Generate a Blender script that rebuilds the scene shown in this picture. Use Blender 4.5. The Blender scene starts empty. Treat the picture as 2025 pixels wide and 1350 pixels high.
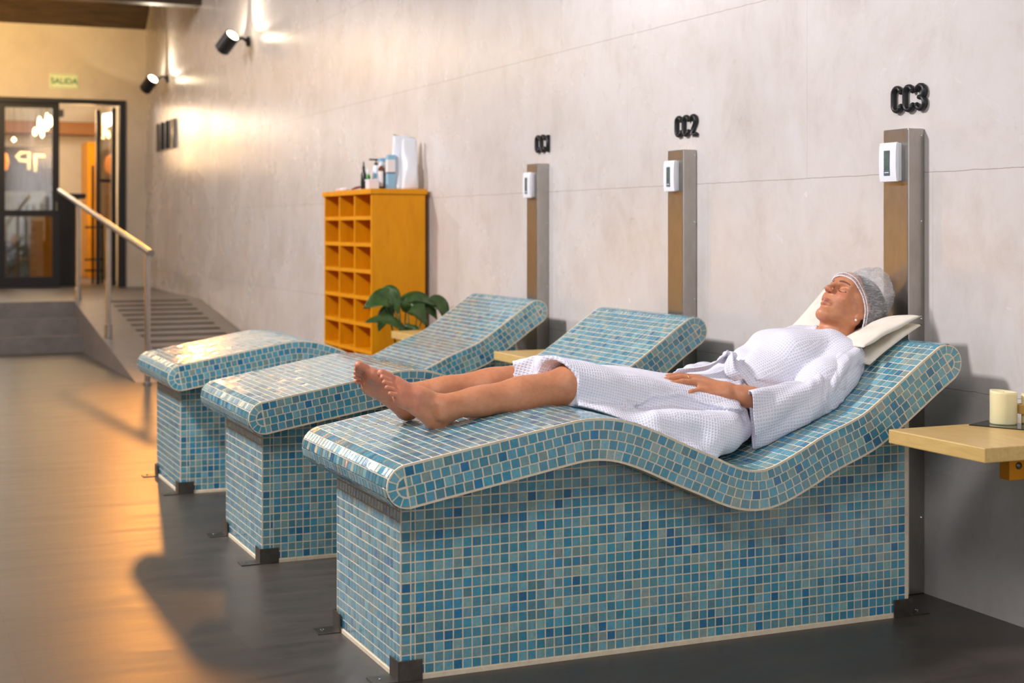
import bpy, bmesh, math, random
import numpy as np
from mathutils import Vector, Matrix
C = bpy.context.scene.collection
random.seed(7)
PI = math.pi

# ------------------------------------------------------------------ camera
cam_d = bpy.data.cameras.new('camera')
cam = bpy.data.objects.new('camera', cam_d); C.objects.link(cam)
cam_d.sensor_width = 36.0
cam_d.lens = 2925.0 / 2025.0 * 36.0
YAW = math.atan(1277 / 2925.0)
cam.location = (0, 0, 1.2)
cam.rotation_euler = (PI / 2, 0, -YAW)
cam_d.shift_y = -(675 - 449) / 2025.0
cam_d.dof.use_dof = True
cam_d.dof.focus_distance = 4.45
cam_d.dof.aperture_fstop = 3.6
cam_d.clip_end = 100
bpy.context.scene.camera = cam

# ------------------------------------------------------------------ world, exposure
sc = bpy.context.scene
w = bpy.data.worlds.new('world'); sc.world = w; w.use_nodes = True
w.node_tree.nodes['Background'].inputs[0].default_value = (1.0, 0.95, 0.92, 1)
w.node_tree.nodes['Background'].inputs[1].default_value = 0.25
sc.view_settings.view_transform = 'Standard'
sc.view_settings.look = 'None'
sc.view_settings.gamma = 1
sc.view_settings.use_curve_mapping = False
sc.view_settings.exposure = 0.08

# ------------------------------------------------------------------ big lights
def area(name, loc, target, size, power, col, size_y=None, shape='RECTANGLE', spread=PI):
    l = bpy.data.lights.new(name, 'AREA'); l.shape = shape
    l.size = size; l.size_y = size_y or size; l.energy = power; l.color = col; l.spread = spread
    o = bpy.data.objects.new(name, l); C.objects.link(o); o.location = loc
    o.rotation_euler = (Vector(target) - Vector(loc)).to_track_quat('-Z', 'Y').to_euler()
    return o
def spot(name, loc, target, power, col, angle, blend=0.4, size=0.04):
    l = bpy.data.lights.new(name, 'SPOT'); l.energy = power; l.color = col
    l.spot_size = math.radians(angle); l.spot_blend = blend; l.shadow_soft_size = size
    o = bpy.data.objects.new(name, l); C.objects.link(o); o.location = loc
    o.rotation_euler = (Vector(target) - Vector(loc)).to_track_quat('-Z', 'Y').to_euler()
    return o
def point(name, loc, power, col, size=0.1):
    l = bpy.data.lights.new(name, 'POINT'); l.energy = power; l.color = col; l.shadow_soft_size = size
    o = bpy.data.objects.new(name, l); C.objects.link(o); o.location = loc
    return o
WARM = (1.0, 0.72, 0.42)
NEUT = (1.0, 0.93, 0.86)
area('camera_side_fill', (0.9, -3.1, 1.9), (1.3, 5, 0.7), 3.6, 75, (0.90, 0.94, 1.0), 2.4)  # added cool fill from behind the camera; the back wall has no window
area('front_overhead_fill', (-0.4, 0.8, 3.9), (1.9, 4.6, 0.4), 2.4, 105, (1.0, 0.97, 1.0), 1.2)  # added overhead fill for the camera-facing sides, no fixture modelled
area('ceiling_lamp', (-1.3, 5.4, 3.85), (2.6, 4.9, 0.9), 0.45, 240, (1.0, 0.96, 1.0), 0.45)
area('ceiling_lamp', (-1.3, 9.8, 3.85), (2.8, 9.2, 1.0), 0.45, 160, (1.0, 0.96, 0.99), 0.45)
area('ceiling_lamp', (-1.3, 13.6, 3.85), (2.6, 13.3, 0.9), 0.45, 95, (1.0, 0.95, 0.95), 0.45)
area('ceiling_fill', (-0.4, 3.5, 3.95), (0.9, 4.2, 0), 2.2, 20, (1.0, 0.98, 0.99), 4.5)  # broad soft fill added under the ceiling for ambient light
area('ceiling_fill_far', (0.2, 11.5, 3.95), (0.6, 12, 0), 2.0, 20, (1.0, 0.94, 0.90), 6.0)  # same added ambient fill for the far half of the room
area('far_warm_fill', (-0.6, 17.2, 3.45), (0.8, 10.0, 0.6), 3.2, 24, (1.0, 0.70, 0.40), 0.7)  # added out-of-view warm light, brightens slab tops and floor by reflection
spot('wall_wash', (0.6, 15.9, 3.35), (0.9, 18.6, 3.5), 370, (1.0, 0.66, 0.28), 96, 0.8, 0.2)
spot('fixture_throw', (2.92, 17.0, 2.95), (0.1, 5.0, 0.0), 330, (1.0, 0.38, 0.07), 36, 0.8, 0.12)
spot('fixture_throw', (2.92, 13.0, 2.97), (-0.3, 7.5, 0.0), 40, (1.0, 0.45, 0.12), 46, 0.8, 0.12)
for y in (12.4, 17.0):
    spot('column_reflection_spot', (-2.6, y, 0.85), (-3.6, y, 0.80), 2600, (1.0, 0.50, 0.08), 66, 0.9, 0.15)  # added unseen spots: orange patches on the left wall to mirror in the columns

# ------------------------------------------------------------------ helpers
class MB:
    def __init__(s): s.v = []; s.f = []; s.m = []; s.c = []
    def face(s, pts, mi=0, col=(1, 1, 1)):
        n = len(s.v); s.v.extend([tuple(p) for p in pts]); s.f.append(tuple(range(n, n + len(pts)))); s.m.append(mi); s.c.append(col)
    def mesh(s, vs, fs, mi=0, col=(1, 1, 1)):
        n = len(s.v); s.v.extend([tuple(p) for p in vs])
        for f in fs: s.f.append(tuple(i + n for i in f)); s.m.append(mi); s.c.append(col)
    def box(s, a, b, mi=0, col=(1, 1, 1), rz=0, bev=0.0):
        x0, y0, z0 = a; x1, y1, z1 = b
        if bev > 0:
            bm = bmesh.new(); bmesh.ops.create_cube(bm, size=1)
            for v in bm.verts:
                v.co = Vector(((x0 + x1) / 2 + v.co.x * (x1 - x0), (y0 + y1) / 2 + v.co.y * (y1 - y0), (z0 + z1) / 2 + v.co.z * (z1 - z0)))
            bmesh.ops.bevel(bm, geom=bm.edges[:], offset=bev, segments=2, affect='EDGES', profile=0.5)
            bm.verts.index_update()
            s.mesh([v.co.copy() for v in bm.verts], [[v.index for v in f.verts] for f in bm.faces], mi, col); bm.free(); return
        vs = [(x0, y0, z0), (x1, y0, z0), (x1, y1, z0), (x0, y1, z0), (x0, y0, z1), (x1, y0, z1), (x1, y1, z1), (x0, y1, z1)]
        s.mesh(vs, [(0, 3, 2, 1), (4, 5, 6, 7), (0, 1, 5, 4), (1, 2, 6, 5), (2, 3, 7, 6), (3, 0, 4, 7)], mi, col)
    def tube(s, pts, rad, n=12, mi=0, col=(1, 1, 1), cap=True):
        pts = [Vector(p) for p in pts]; k = len(pts)
        rs = rad if isinstance(rad, (list, tuple)) else [rad] * k
        vs = []; prev = None
        for i, p in enumerate(pts):
            t = (pts[min(i + 1, k - 1)] - pts[max(i - 1, 0)]).normalized()
            if prev is None:
                a = Vector((0, 0, 1)) if abs(t.z) < 0.9 else Vector((1, 0, 0))
                u = t.cross(a).normalized()
            else: u = (prev - t * prev.dot(t)).normalized()
            prev = u; wv = t.cross(u)
            for j in range(n):
                an = 2 * PI * j / n; vs.append(p + (u * math.cos(an) + wv * math.sin(an)) * rs[i])
        fs = [(i * n + j, i * n + (j + 1) % n, (i + 1) * n + (j + 1) % n, (i + 1) * n + j) for i in range(k - 1) for j in range(n)]
        if cap: fs += [tuple(range(n - 1, -1, -1)), tuple(range((k - 1) * n, k * n))]
        s.mesh(vs, fs, mi, col)
    def lathe(s, prof, o=(0, 0, 0), n=24, mi=0, col=(1, 1, 1), axis=(0, 0, 1), cap=True):
        ax = Vector(axis).normalized(); a = Vector((1, 0, 0)) if abs(ax.x) < 0.9 else Vector((0, 1, 0))
        u = ax.cross(a).normalized(); wv = ax.cross(u); o = Vector(o); vs = []
        for r, h in prof:
            for j in range(n):
                an = 2 * PI * j / n; vs.append(o + ax * h + (u * math.cos(an) + wv * math.sin(an)) * max(r, 1e-5))
        k = len(prof)
        fs = [(i * n + j, i * n + (j + 1) % n, (i + 1) * n + (j + 1) % n, (i + 1) * n + j) for i in range(k - 1) for j in range(n)]
        if cap: fs += [tuple(range(n - 1, -1, -1)), tuple(range((k - 1) * n, k * n))]
        s.mesh(vs, fs, mi, col)
    def prism(s, poly, y0, y1, mi=0, col=(1, 1, 1), plane='xz'):
        k = len(poly)
        def P(a, b, h): return (a, h, b) if plane == 'xz' else ((a, b, h) if plane == 'xy' else (h, a, b))
        vs = [P(a, b, y0) for a, b in poly] + [P(a, b, y1) for a, b in poly]
        fs = [(i, (i + 1) % k, k + (i + 1) % k, k + i) for i in range(k)] + [tuple(range(k - 1, -1, -1)), tuple(range(k, 2 * k))]
        s.mesh(vs, fs, mi, col)
    def build(s, name, mats, parent=None, smooth=False, fix=True, loc=None):
        me = bpy.data.meshes.new(name)
        org = Vector(loc) if loc is not None else Vector((0, 0, 0))
        me.from_pydata([tuple(Vector(v) - org) for v in s.v], [], s.f)
        mats = mats if isinstance(mats, (list, tuple)) else [mats]
        for m in mats: me.materials.append(m)
        me.polygons.foreach_set('material_index', s.m)
        ca = me.attributes.new('tint', 'FLOAT_COLOR', 'FACE')
        ca.data.foreach_set('color', [x for c in s.c for x in (c[0], c[1], c[2], 1.0)])
        if fix:
            bm = bmesh.new(); bm.from_mesh(me); bmesh.ops.remove_doubles(bm, verts=bm.verts, dist=1e-6)
            bmesh.ops.recalc_face_normals(bm, faces=bm.faces); bm.to_mesh(me); bm.free()
        if smooth:
            me.shade_smooth()
            if smooth == 'auto':
                bm = bmesh.new(); bm.from_mesh(me)
                for e in bm.edges: e.smooth = not (len(e.link_faces) == 2 and e.calc_face_angle(0) > 0.6)
                bm.to_mesh(me); bm.free()
        me.update()
        o = bpy.data.objects.new(name, me); C.objects.link(o)
        if loc is not None: o.location = org
        if parent is not None:
            o.parent = parent
            if loc is None: o.matrix_parent_inverse = Matrix.Translation(parent.location).inverted() if parent.rotation_euler.z == 0 else Matrix.Identity(4)
        return o
def tag(o, label=None, cat=None, group=None, kind=None):
    if label: o['label'] = label
    if cat: o['category'] = cat
    if group: o['group'] = group
    if kind: o['kind'] = kind
    return o
def thing(name, label, cat, loc=(0, 0, 0), group=None):
    o = bpy.data.objects.new(name, None); C.objects.link(o); o.location = loc; o.empty_display_size = 0.1
    return tag(o, label, cat, group)
def struct(name, mb, mats, label=None, smooth=False):
    o = mb.build(name, mats, smooth=smooth); tag(o, label, None, None, 'structure'); return o
def copy_tree(o, parent=None):
    c = o.copy(); C.objects.link(c); c.parent = parent
    if parent is not None: c.matrix_parent_inverse = o.matrix_parent_inverse.copy()
    for ch in list(o.children): copy_tree(ch, c)
    return c

# ------------------------------------------------------------------ materials
def lin(r, g, b):
    f = lambda c: (c / 255 / 12.92) if c <= 10.3 else (((c / 255) + 0.055) / 1.055) ** 2.4
    return (f(r), f(g), f(b), 1)
def mat(name, col, rough=0.5, metal=0.0, spec=0.5, emis=None, es=0.0, coat=0.0, trans=0.0, alpha=1.0, sss=0.0):
    m = bpy.data.materials.new(name); m.use_nodes = True
    b = m.node_tree.nodes['Principled BSDF']
    b.inputs['Base Color'].default_value = col; b.inputs['Roughness'].default_value = rough
    b.inputs['Metallic'].default_value = metal; b.inputs['Specular IOR Level'].default_value = spec
    b.inputs['Coat Weight'].default_value = coat; b.inputs['Transmission Weight'].default_value = trans
    b.inputs['Alpha'].default_value = alpha
    if emis: b.inputs['Emission Color'].default_value = emis; b.inputs['Emission Strength'].default_value = es
    if sss > 0:
        b.inputs['Subsurface Weight'].default_value = sss; b.inputs['Subsurface Radius'].default_value = (0.012, 0.005, 0.003); b.inputs['Subsurface Scale'].default_value = 1.0
    return m
class NT:
    def __init__(s, m): s.m = m; s.t = m.node_tree; s.b = s.t.nodes['Principled BSDF']
    def n(s, typ, **kw):
        nd = s.t.nodes.new(typ)
        for k, v in kw.items():
            if k == 'ins':
                for a, b in v.items(): nd.inputs[a].default_value = b
            else: setattr(nd, k, v)
        return nd
    def l(s, a, b): s.t.links.new(a, b)
    def coord(s, scale=(1, 1, 1), which='Object', rot=(0, 0, 0)):
        tc = s.n('ShaderNodeTexCoord'); mp = s.n('ShaderNodeMapping'); mp.inputs['Scale'].default_value = scale; mp.inputs['Rotation'].default_value = rot
        s.l(tc.outputs[which], mp.inputs['Vector']); return mp.outputs['Vector']
    def noise(s, vec, scale, detail=4, rough=0.6, dist=0.0):
        nn = s.n('ShaderNodeTexNoise'); nn.inputs['Scale'].default_value = scale; nn.inputs['Detail'].default_value = detail
        nn.inputs['Roughness'].default_value = rough; nn.inputs['Distortion'].default_value = dist
        if vec is not None: s.l(vec, nn.inputs['Vector'])
        return nn.outputs['Fac']
    def ramp(s, fac, stops):
        r = s.n('ShaderNodeValToRGB'); e = r.color_ramp.elements
        e[0].position, e[0].color = stops[0]; e[1].position, e[1].color = stops[-1]
        for p, c in stops[1:-1]: x = e.new(p); x.color = c
        s.l(fac, r.inputs['Fac']); return r.outputs['Color']
    def math(s, op, a, b=None, c=None):
        nd = s.n('ShaderNodeMath', operation=op)
        for i, x in enumerate((a, b, c)):
            if x is None: continue
            if isinstance(x, (int, float)): nd.inputs[i].default_value = x
            else: s.l(x, nd.inputs[i])
        return nd.outputs[0]
    def mix(s, fac, a, b, mode='MIX'):
        nd = s.n('ShaderNodeMix', data_type='RGBA', blend_type=mode)
        for i, x in ((0, fac), (6, a), (7, b)):
            if isinstance(x, (int, float, tuple)): nd.inputs[i].default_value = x
            else: s.l(x, nd.inputs[i])
        return nd.outputs[2]
    def bump(s, h, strength=0.2, dist=0.01, base=None):
        b = s.n('ShaderNodeBump'); b.inputs['Strength'].default_value = strength; b.inputs['Distance'].default_value = dist
        s.l(h, b.inputs['Height'])
        if base is not None: s.l(base, b.inputs['Normal'])
        return b.outputs['Normal']

def joint_mask(k, a, pitch, off, width):
    """1 near a joint line of the coordinate a"""
    x = k.math('ADD', a, 1000 * pitch - off)
    x = k.math('DIVIDE', x, pitch); x = k.math('FRACT', x)
    x = k.math('SUBTRACT', x, 0.5); x = k.math('ABSOLUTE', x)
    return k.math('GREATER_THAN', x, 0.5 - width / pitch / 2)

def wall_material():
    m = mat('polished_cement_panels', lin(209, 202, 197), 0.3); k = NT(m)
    v = k.coord((1, 1, 1)); big = k.noise(v, 1.3, 5, 0.6, 0.5)
    streak = k.noise(k.coord((1, 2.6, 0.5)), 2.2, 3, 0.5, 0.8)
    fine = k.noise(v, 9, 6, 0.7, 0.4)
    col = k.ramp(big, [(0.28, lin(196, 187, 180)), (0.5, lin(210, 203, 198)), (0.75, lin(218, 213, 210))])
    col = k.mix(0.15, col, k.ramp(streak, [(0.3, lin(192, 183, 176)), (0.55, lin(210, 204, 199)), (0.8, lin(218, 213, 210))]))
    blot = k.noise(k.coord((1, 1, 0.8)), 4.2, 7, 0.72, 0.3)
    col = k.mix(0.45, col, k.ramp(blot, [(0.33, lin(189, 179, 170)), (0.5, lin(210, 203, 198)), (0.68, lin(217, 214, 212))]))
    stain = k.ramp(fine, [(0.24, lin(200, 188, 176)), (0.36, (1, 1, 1, 1))]); col = k.mix(0.4, col, stain, 'MULTIPLY')
    tc = k.n('ShaderNodeTexCoord'); sp = k.n('ShaderNodeSeparateXYZ'); k.l(tc.outputs['Object'], sp.inputs[0])
    wob = k.math('MULTIPLY', k.math('SUBTRACT', k.noise(v, 14, 3), 0.5), 0.008)
    z = k.math('ADD', sp.outputs['Z'], wob); y = k.math('ADD', sp.outputs['Y'], wob)
    jz = joint_mask(k, z, 0.6955, 0.684, 0.0028)
    row = k.math('FLOOR', k.math('DIVIDE', k.math('ADD', z, 10 * 0.6955 - 0.684), 0.6955))
    odd = k.math('FRACT', k.math('MULTIPLY', row, 0.5))
    yy = k.math('ADD', y, k.math('MULTIPLY', odd, 1.405))
    jy = joint_mask(k, yy, 1.405, 7.375 - 0.7025, 0.0024)
    j = k.math('MAXIMUM', k.math('MULTIPLY', jz, 0.9), k.math('MULTIPLY', jy, 0.4))
    col = k.mix(k.math('MULTIPLY', j, 0.75), col, lin(142, 128, 116)); k.l(col, k.b.inputs['Base Color'])
    r = k.n('ShaderNodeMapRange', ins={1: 0.3, 2: 0.7, 3: 0.23, 4: 0.30}); k.l(big, r.inputs[0]); k.l(r.outputs[0], k.b.inputs['Roughness'])
    h = k.math('ADD', k.math('MULTIPLY', streak, 0.7), k.math('MULTIPLY', big, 0.5))
    h = k.math('SUBTRACT', h, k.math('MULTIPLY', j, 0.25))
    k.l(k.bump(h, 0.25, 0.010), k.b.inputs['Normal'])
    return m
def floor_material():
    m = mat('grey_porcelain_floor', lin(92, 88, 86), 0.4, spec=0.55); k = NT(m)
    v = k.coord((1, 1, 1)); big = k.noise(v, 1.6, 6, 0.65, 0.7); st = k.noise(k.coord((0.7, 4, 1)), 3.0, 6, 0.7, 0.8)
    col = k.ramp(big, [(0.3, lin(54, 50, 47)), (0.52, lin(67, 62, 57)), (0.72, lin(78, 71, 64))])
    col = k.mix(0.5, col, k.ramp(st, [(0.3, lin(50, 45, 41)), (0.7, lin(84, 76, 67))]))
    tc = k.n('ShaderNodeTexCoord'); sp = k.n('ShaderNodeSeparateXYZ'); k.l(tc.outputs['Object'], sp.inputs[0])
    jx = joint_mask(k, sp.outputs['X'], 0.61, 0.994, 0.0035); jy = joint_mask(k, sp.outputs['Y'], 1.37, 4.385, 0.0035)
    j = k.math('MAXIMUM', jx, jy)
    # every tile has its own tone
    cx = k.math('FLOOR', k.math('DIVIDE', k.math('ADD', sp.outputs['X'], 61 - 0.994), 0.61)); cy = k.math('FLOOR', k.math('DIVIDE', k.math('ADD', sp.outputs['Y'], 137 - 4.385), 1.37))
    cb = k.n('ShaderNodeCombineXYZ'); k.l(cx, cb.inputs[0]); k.l(cy, cb.inputs[1])
    wn = k.n('ShaderNodeTexWhiteNoise'); k.l(cb.outputs[0], wn.inputs[0])
    tone = k.ramp(wn.outputs['Value'], [(0, (0.86, 0.86, 0.86, 1)), (1, (1.08, 1.06, 1.04, 1))]); col = k.mix(1.0, col, tone, 'MULTIPLY')
    col = k.mix(k.math('MULTIPLY', j, 0.75), col, lin(52, 46, 42)); k.l(col, k.b.inputs['Base Color'])
    r = k.n('ShaderNodeMapRange', ins={1: 0.3, 2: 0.7, 3: 0.32, 4: 0.42}); k.l(st, r.inputs[0]); k.l(r.outputs[0], k.b.inputs['Roughness'])
    h = k.math('SUBTRACT', k.math('MULTIPLY', st, 0.3), j); k.l(k.bump(h, 0.06, 0.0015), k.b.inputs['Normal'])
    return m
def mottled(name, a, b, scale, rough, metal=0, bump=0.0, spec=0.5, stretch=(1, 1, 1), dist=0.4, bd=0.002):
    m = mat(name, a, rough, metal, spec); k = NT(m); n = k.noise(k.coord(stretch), scale, 6, 0.65, dist)
    k.l(k.ramp(n, [(0.3, a), (0.7, b)]), k.b.inputs['Base Color'])
    if bump: k.l(k.bump(n, bump, bd), k.b.inputs['Normal'])
    return m
def tile_material():
    m = mat('blue_glass_mosaic', lin(90, 150, 170), 0.16, 0, 0.6, coat=0.7); k = NT(m)
    at = k.n('ShaderNodeAttribute', attribute_name='tint')
    n = k.noise(k.coord(), 85, 5, 0.7, 1.2); n2 = k.noise(k.coord((1, 1, 0.35)), 60, 3, 0.6, 2.0)
    col = k.mix(1.0, at.outputs['Color'], k.ramp(n, [(0.3, (0.74, 0.80, 0.84, 1)), (0.55, (1, 1, 1, 1)), (0.75, (1.18, 1.15, 1.10, 1))]), 'MULTIPLY')
    col = k.mix(0.5, col, k.ramp(n2, [(0.35, (0.85, 0.9, 0.93, 1)), (0.65, (1.1, 1.08, 1.05, 1))]), 'MULTIPLY')
    k.l(col, k.b.inputs['Base Color'])
    k.b.inputs['Coat Roughness'].default_value = 0.10; k.b.inputs['Coat IOR'].default_value = 1.6
    bn = k.bump(k.noise(k.coord(), 55, 2), 0.25, 0.0018); k.l(bn, k.b.inputs['Normal']); k.l(bn, k.b.inputs['Coat Normal'])
    return m
M = {}
M['wall'] = wall_material(); M['floor'] = floor_material(); M['tile'] = tile_material()
M['grout'] = mottled('cream_grout', lin(214, 198, 170), lin(232, 218, 192), 40, 0.8)
M['plaster'] = mottled('warm_plaster', lin(206, 192, 170), lin(218, 205, 184), 3, 0.6)
M['ceil'] = mottled('ceiling_paint', lin(112, 106, 100), lin(126, 120, 114), 2, 0.8)
M['darkwood'] = mottled('dark_stained_beam', lin(52, 40, 30), lin(96, 76, 52), 3, 0.4, stretch=(1, 8, 8), bump=0.2)
M['steel'] = mottled('brushed_steel', lin(166, 160, 153), lin(178, 172, 166), 12, 0.34, 1.0, stretch=(3, 3, 1.0))
M['steel_side'] = M['steel']
M['bracket'] = mottled('dull_steel', lin(96, 90, 84), lin(120, 114, 106), 25, 0.42, 1.0)
M['white_pl'] = mat('white_plastic', lin(236, 237, 242), 0.35)
M['lcd'] = mottled('grey_green_display', lin(70, 84, 80), lin(120, 134, 128), 9, 0.12)
M['lcd_band'] = mat('slate_strip', lin(84, 100, 112), 0.3)
M['black'] = mottled('black_lacquer', lin(18, 18, 20), lin(26, 26, 30), 60, 0.42)
M['blackmat'] = mat('matt_black', lin(24, 22, 22), 0.5)
M['yellow'] = mottled('ochre_varnished_wood', lin(212, 134, 0), lin(226, 150, 4), 5, 0.42, stretch=(4, 4, 1), bump=0.03, spec=0.25)
M['oak'] = mottled('pale_pine', lin(204, 164, 94), lin(222, 188, 118), 5, 0.32, stretch=(9, 1.2, 9), bump=0.03, dist=1.0)
M['leaf'] = mottled('green_leaf', lin(34, 60, 18), lin(66, 96, 38), 14, 0.35)
M['stemg'] = mat('green_stem', lin(48, 84, 30), 0.5)
M['pot'] = mat('charcoal_pot', lin(60, 56, 54), 0.5)
M['soil'] = mottled('soil', lin(40, 28, 20), lin(60, 44, 32), 60, 0.9)
M['stair'] = mottled('grey_stair_stone', lin(98, 92, 88), lin(122, 114, 108), 6, 0.42, stretch=(1, 3, 1))
M['strip'] = mat('dark_grip_strip', lin(62, 54, 50), 0.7)
M['cream'] = mottled('cream_cotton', lin(232, 222, 206), lin(240, 232, 218), 30, 0.8, bump=0.1)
def candle_material():
    m = mat('ivory_wax', lin(242, 230, 182), 0.45, sss=0.4); return m
M['wax'] = candle_material(); M['leftwall'] = mottled('grey_plaster', lin(128, 125, 122), lin(142, 139, 136), 3, 0.6)
M['chrome'] = mat('chrome', lin(200, 200, 200), 0.12, 1.0)
M['glassdark'] = mat('dark_glass', lin(30, 32, 34), 0.05, 0, 0.6)
def glass_pane(name, tint, rough=0.02, mixf=0.85):
    m = bpy.data.materials.new(name); m.use_nodes = True; t = m.node_tree
    for n in list(t.nodes): t.nodes.remove(n)
    o = t.nodes.new('ShaderNodeOutputMaterial'); tr = t.nodes.new('ShaderNodeBsdfTransparent'); gl = t.nodes.new('ShaderNodeBsdfGlossy'); mx = t.nodes.new('ShaderNodeMixShader')
    tr.inputs[0].default_value = tint; gl.inputs['Roughness'].default_value = rough; mx.inputs[0].default_value = 1 - mixf
    t.links.new(tr.outputs[0], mx.inputs[1]); t.links.new(gl.outputs[0], mx.inputs[2]); t.links.new(mx.outputs[0], o.inputs[0]); return m
M['glass'] = glass_pane('clear_glass', (0.92, 0.93, 0.92, 1))
def emit(name, col, s): return mat(name, (col[0], col[1], col[2], 1), 0.5, emis=(col[0], col[1], col[2], 1), es=s)
M['lamp_on'] = emit('lit_lamp_glass', (1.0, 0.82, 0.54), 24)
M['bulb_on'] = emit('lit_amber_bulb', (1.0, 0.66, 0.28), 22)
M['letter_on'] = emit('lit_amber_letter', (1.0, 0.62, 0.24), 1.3)

def text_mesh(body, size, extrude=0.0, offset=0.0):
    cu = bpy.data.curves.new('lettering', 'FONT'); cu.body = body; cu.size = size; cu.extrude = extrude; cu.offset = offset
    cu.align_x = 'CENTER'; cu.align_y = 'CENTER'
    o = bpy.data.objects.new('lettering', cu); C.objects.link(o)
    dg = bpy.context.evaluated_depsgraph_get(); me = bpy.data.meshes.new_from_object(o.evaluated_get(dg))
    C.objects.unlink(o); bpy.data.objects.remove(o); return me

# ------------------------------------------------------------------ room shell
XW = 3.18; YE = 18.656; ZC = 4.1; XL = -3.6; YB = -3.4; LAND = 0.46; YR0 = 11.6; YR1 = 15.33
b = MB(); b.box((XL, YB, -0.1), (XW, YE + 6, 0)); struct('floor', b, M['floor'])
b = MB(); b.box((XW, YB - 0.2, -0.1), (XW + 0.2, YE + 0.2, ZC)); struct('wall_right', b, M['wall'])
b = MB(); b.box((XL - 0.2, YB - 0.2, -0.1), (XL, YE + 0.2, ZC)); struct('wall_left', b, M['leftwall'])
b = MB(); b.box((XL, YB - 0.2, -0.1), (XW, YB, ZC)); struct('wall_back', b, M['leftwall'])
b = MB()
b.box((XL, YE, 2.76), (XW, YE + 0.2, ZC)); b.box((2.934, YE, LAND), (XW, YE + 0.2, 2.76)); b.box((XL, YE, 0), (0.3, YE + 0.2, 2.76)); b.box((0.3, YE, 0), (2.934, YE + 0.2, LAND))
struct('wall_far', b, M['plaster'])
b = MB(); b.box((XL - 0.2, YB - 0.2, ZC), (XW + 0.2, YE + 0.2, ZC + 0.1)); struct('ceiling', b, M['ceil'])
b = MB(); b.prism([(YE, 3.65), (YE - 0.34, 3.92), (YE - 0.34, 4.1), (YE, 4.1)], XL, XW, plane='yz'); struct('trim_1', b, M['darkwood'])
for i, y in enumerate((15.3, 12.3, 9.3, 6.3)):
    b = MB(); b.box((XL, y, 3.49 if i == 0 else 3.6), (XW, y + 0.2, 4.1)); struct('trim_%d' % (i + 2), b, M['darkwood'])
# landing, stairs, ramp
b = MB(); b.box((XL, YR1, 0.001), (XW, YE + 6, LAND)); struct('landing', b, M['stair'])
b = MB()
b.prism([(14.68, 0.001), (14.68, 0.155), (15.0, 0.155), (15.0, 0.305), (15.33, 0.305), (15.33, 0.001)], XL, 1.905, plane='yz')
struct('staircase', b, M['stair'])
b = MB(); b.prism([(YR0, 0.001), (YR1, LAND), (YR1, 0.001)], 1.905, XW, plane='yz')
def rz(y): return LAND * (y - YR0) / (YR1 - YR0)
for y in (15.20, 14.95, 14.70, 14.44, 14.18, 13.92, 13.66, 13.40, 13.12, 12.84, 12.56, 12.28, 12.0):
    b.prism([(y, rz(y) + 0.002), (y + 0.1, rz(y + 0.1) + 0.002), (y + 0.1, rz(y + 0.1) - 0.002), (y, rz(y) - 0.002)], 2.25, 3.02, 1, plane='yz')
struct('ramp', b, [M['stair'], M['strip']])

# ------------------------------------------------------------------ mosaic loungers
TOP = [(1.262, .590), (1.372, .610), (1.491, .631), (1.634, .657), (1.752, .678), (1.813, .682), (1.874, .677), (1.936, .662), (2.006, .636), (2.1, .593), (2.197, .551), (2.256, .524), (2.314, .508), (2.375, .512), (2.466, .549), (2.535, .583), (2.590, .606), (2.648, .627), (2.701, .650), (2.756, .685), (2.829, .735), (2.903, .788), (2.975, .836)]
def catmull(P, n=10):
    P = [np.array(p, float) for p in P]; P = [2 * P[0] - P[1]] + P + [2 * P[-1] - P[-2]]; out = []
    for i in range(1, len(P) - 2):
        for k in range(n):
            t = k / n; a, b_, c, d = P[i - 1], P[i], P[i + 1], P[i + 2]
            out.append(0.5 * ((2 * b_) + (-a + c) * t + (2 * a - 5 * b_ + 4 * c - d) * t * t + (-a + 3 * b_ - 3 * c + d) * t ** 3))
    out.append(P[-2]); return np.array(out)
tops = catmull(TOP, 8)
for _ in range(3): tops[1:-1] = (tops[:-2] + 2 * tops[1:-1] + tops[2:]) / 4
HT = 0.058
tg = np.gradient(tops, axis=0); tg /= np.linalg.norm(tg, axis=1)[:, None]; nr = np.stack([-tg[:, 1], tg[:, 0]], 1)
cen = tops - nr * HT
cs = np.concatenate([[0], np.cumsum(np.linalg.norm(np.diff(cen, axis=0), axis=1))]); CL = cs[-1]
def cpt(s, d):
    """point of the slab section: arc length s along the centre line, offset d above it"""
    x = np.interp(s, cs, cen[:, 0]); z = np.interp(s, cs, cen[:, 1]); a = np.interp(s, cs, nr[:, 0]); c_ = np.interp(s, cs, nr[:, 1])
    return np.array([x + a * d, z + c_ * d])
def topz(x): return float(np.interp(x, tops[:, 0], tops[:, 1]))
def botz(x): return float(np.interp(x, cen[:, 0] + nr[:, 0] * -HT, cen[:, 1] - nr[:, 1] * HT))
def outline(r=HT, nseg=12, rc=None):
    rc = rc or r
    """closed outline: along the top, round the head end, back underneath, round the foot end"""
    P = [cpt(s, r) for s in np.linspace(0, CL, 150)]
    c1 = cpt(CL, 0); a0 = math.atan2(nr[-1][1], nr[-1][0])
    cr = [r - (r - rc) * math.sin(PI * q / nseg) ** .4 for q in range(nseg + 1)]
    P += [c1 + cr[k] * np.array([math.cos(a0 - PI * k / nseg), math.sin(a0 - PI * k / nseg)]) for k in range(1, nseg)]
    P += [cpt(s, -r) for s in np.linspace(CL, 0, 150)]
    c0 = cpt(0, 0); a0 = math.atan2(-nr[0][1], -nr[0][0])
    P += [c0 + cr[k] * np.array([math.cos(a0 - PI * k / nseg), math.sin(a0 - PI * k / nseg)]) for k in range(1, nseg)]
    return P
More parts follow.
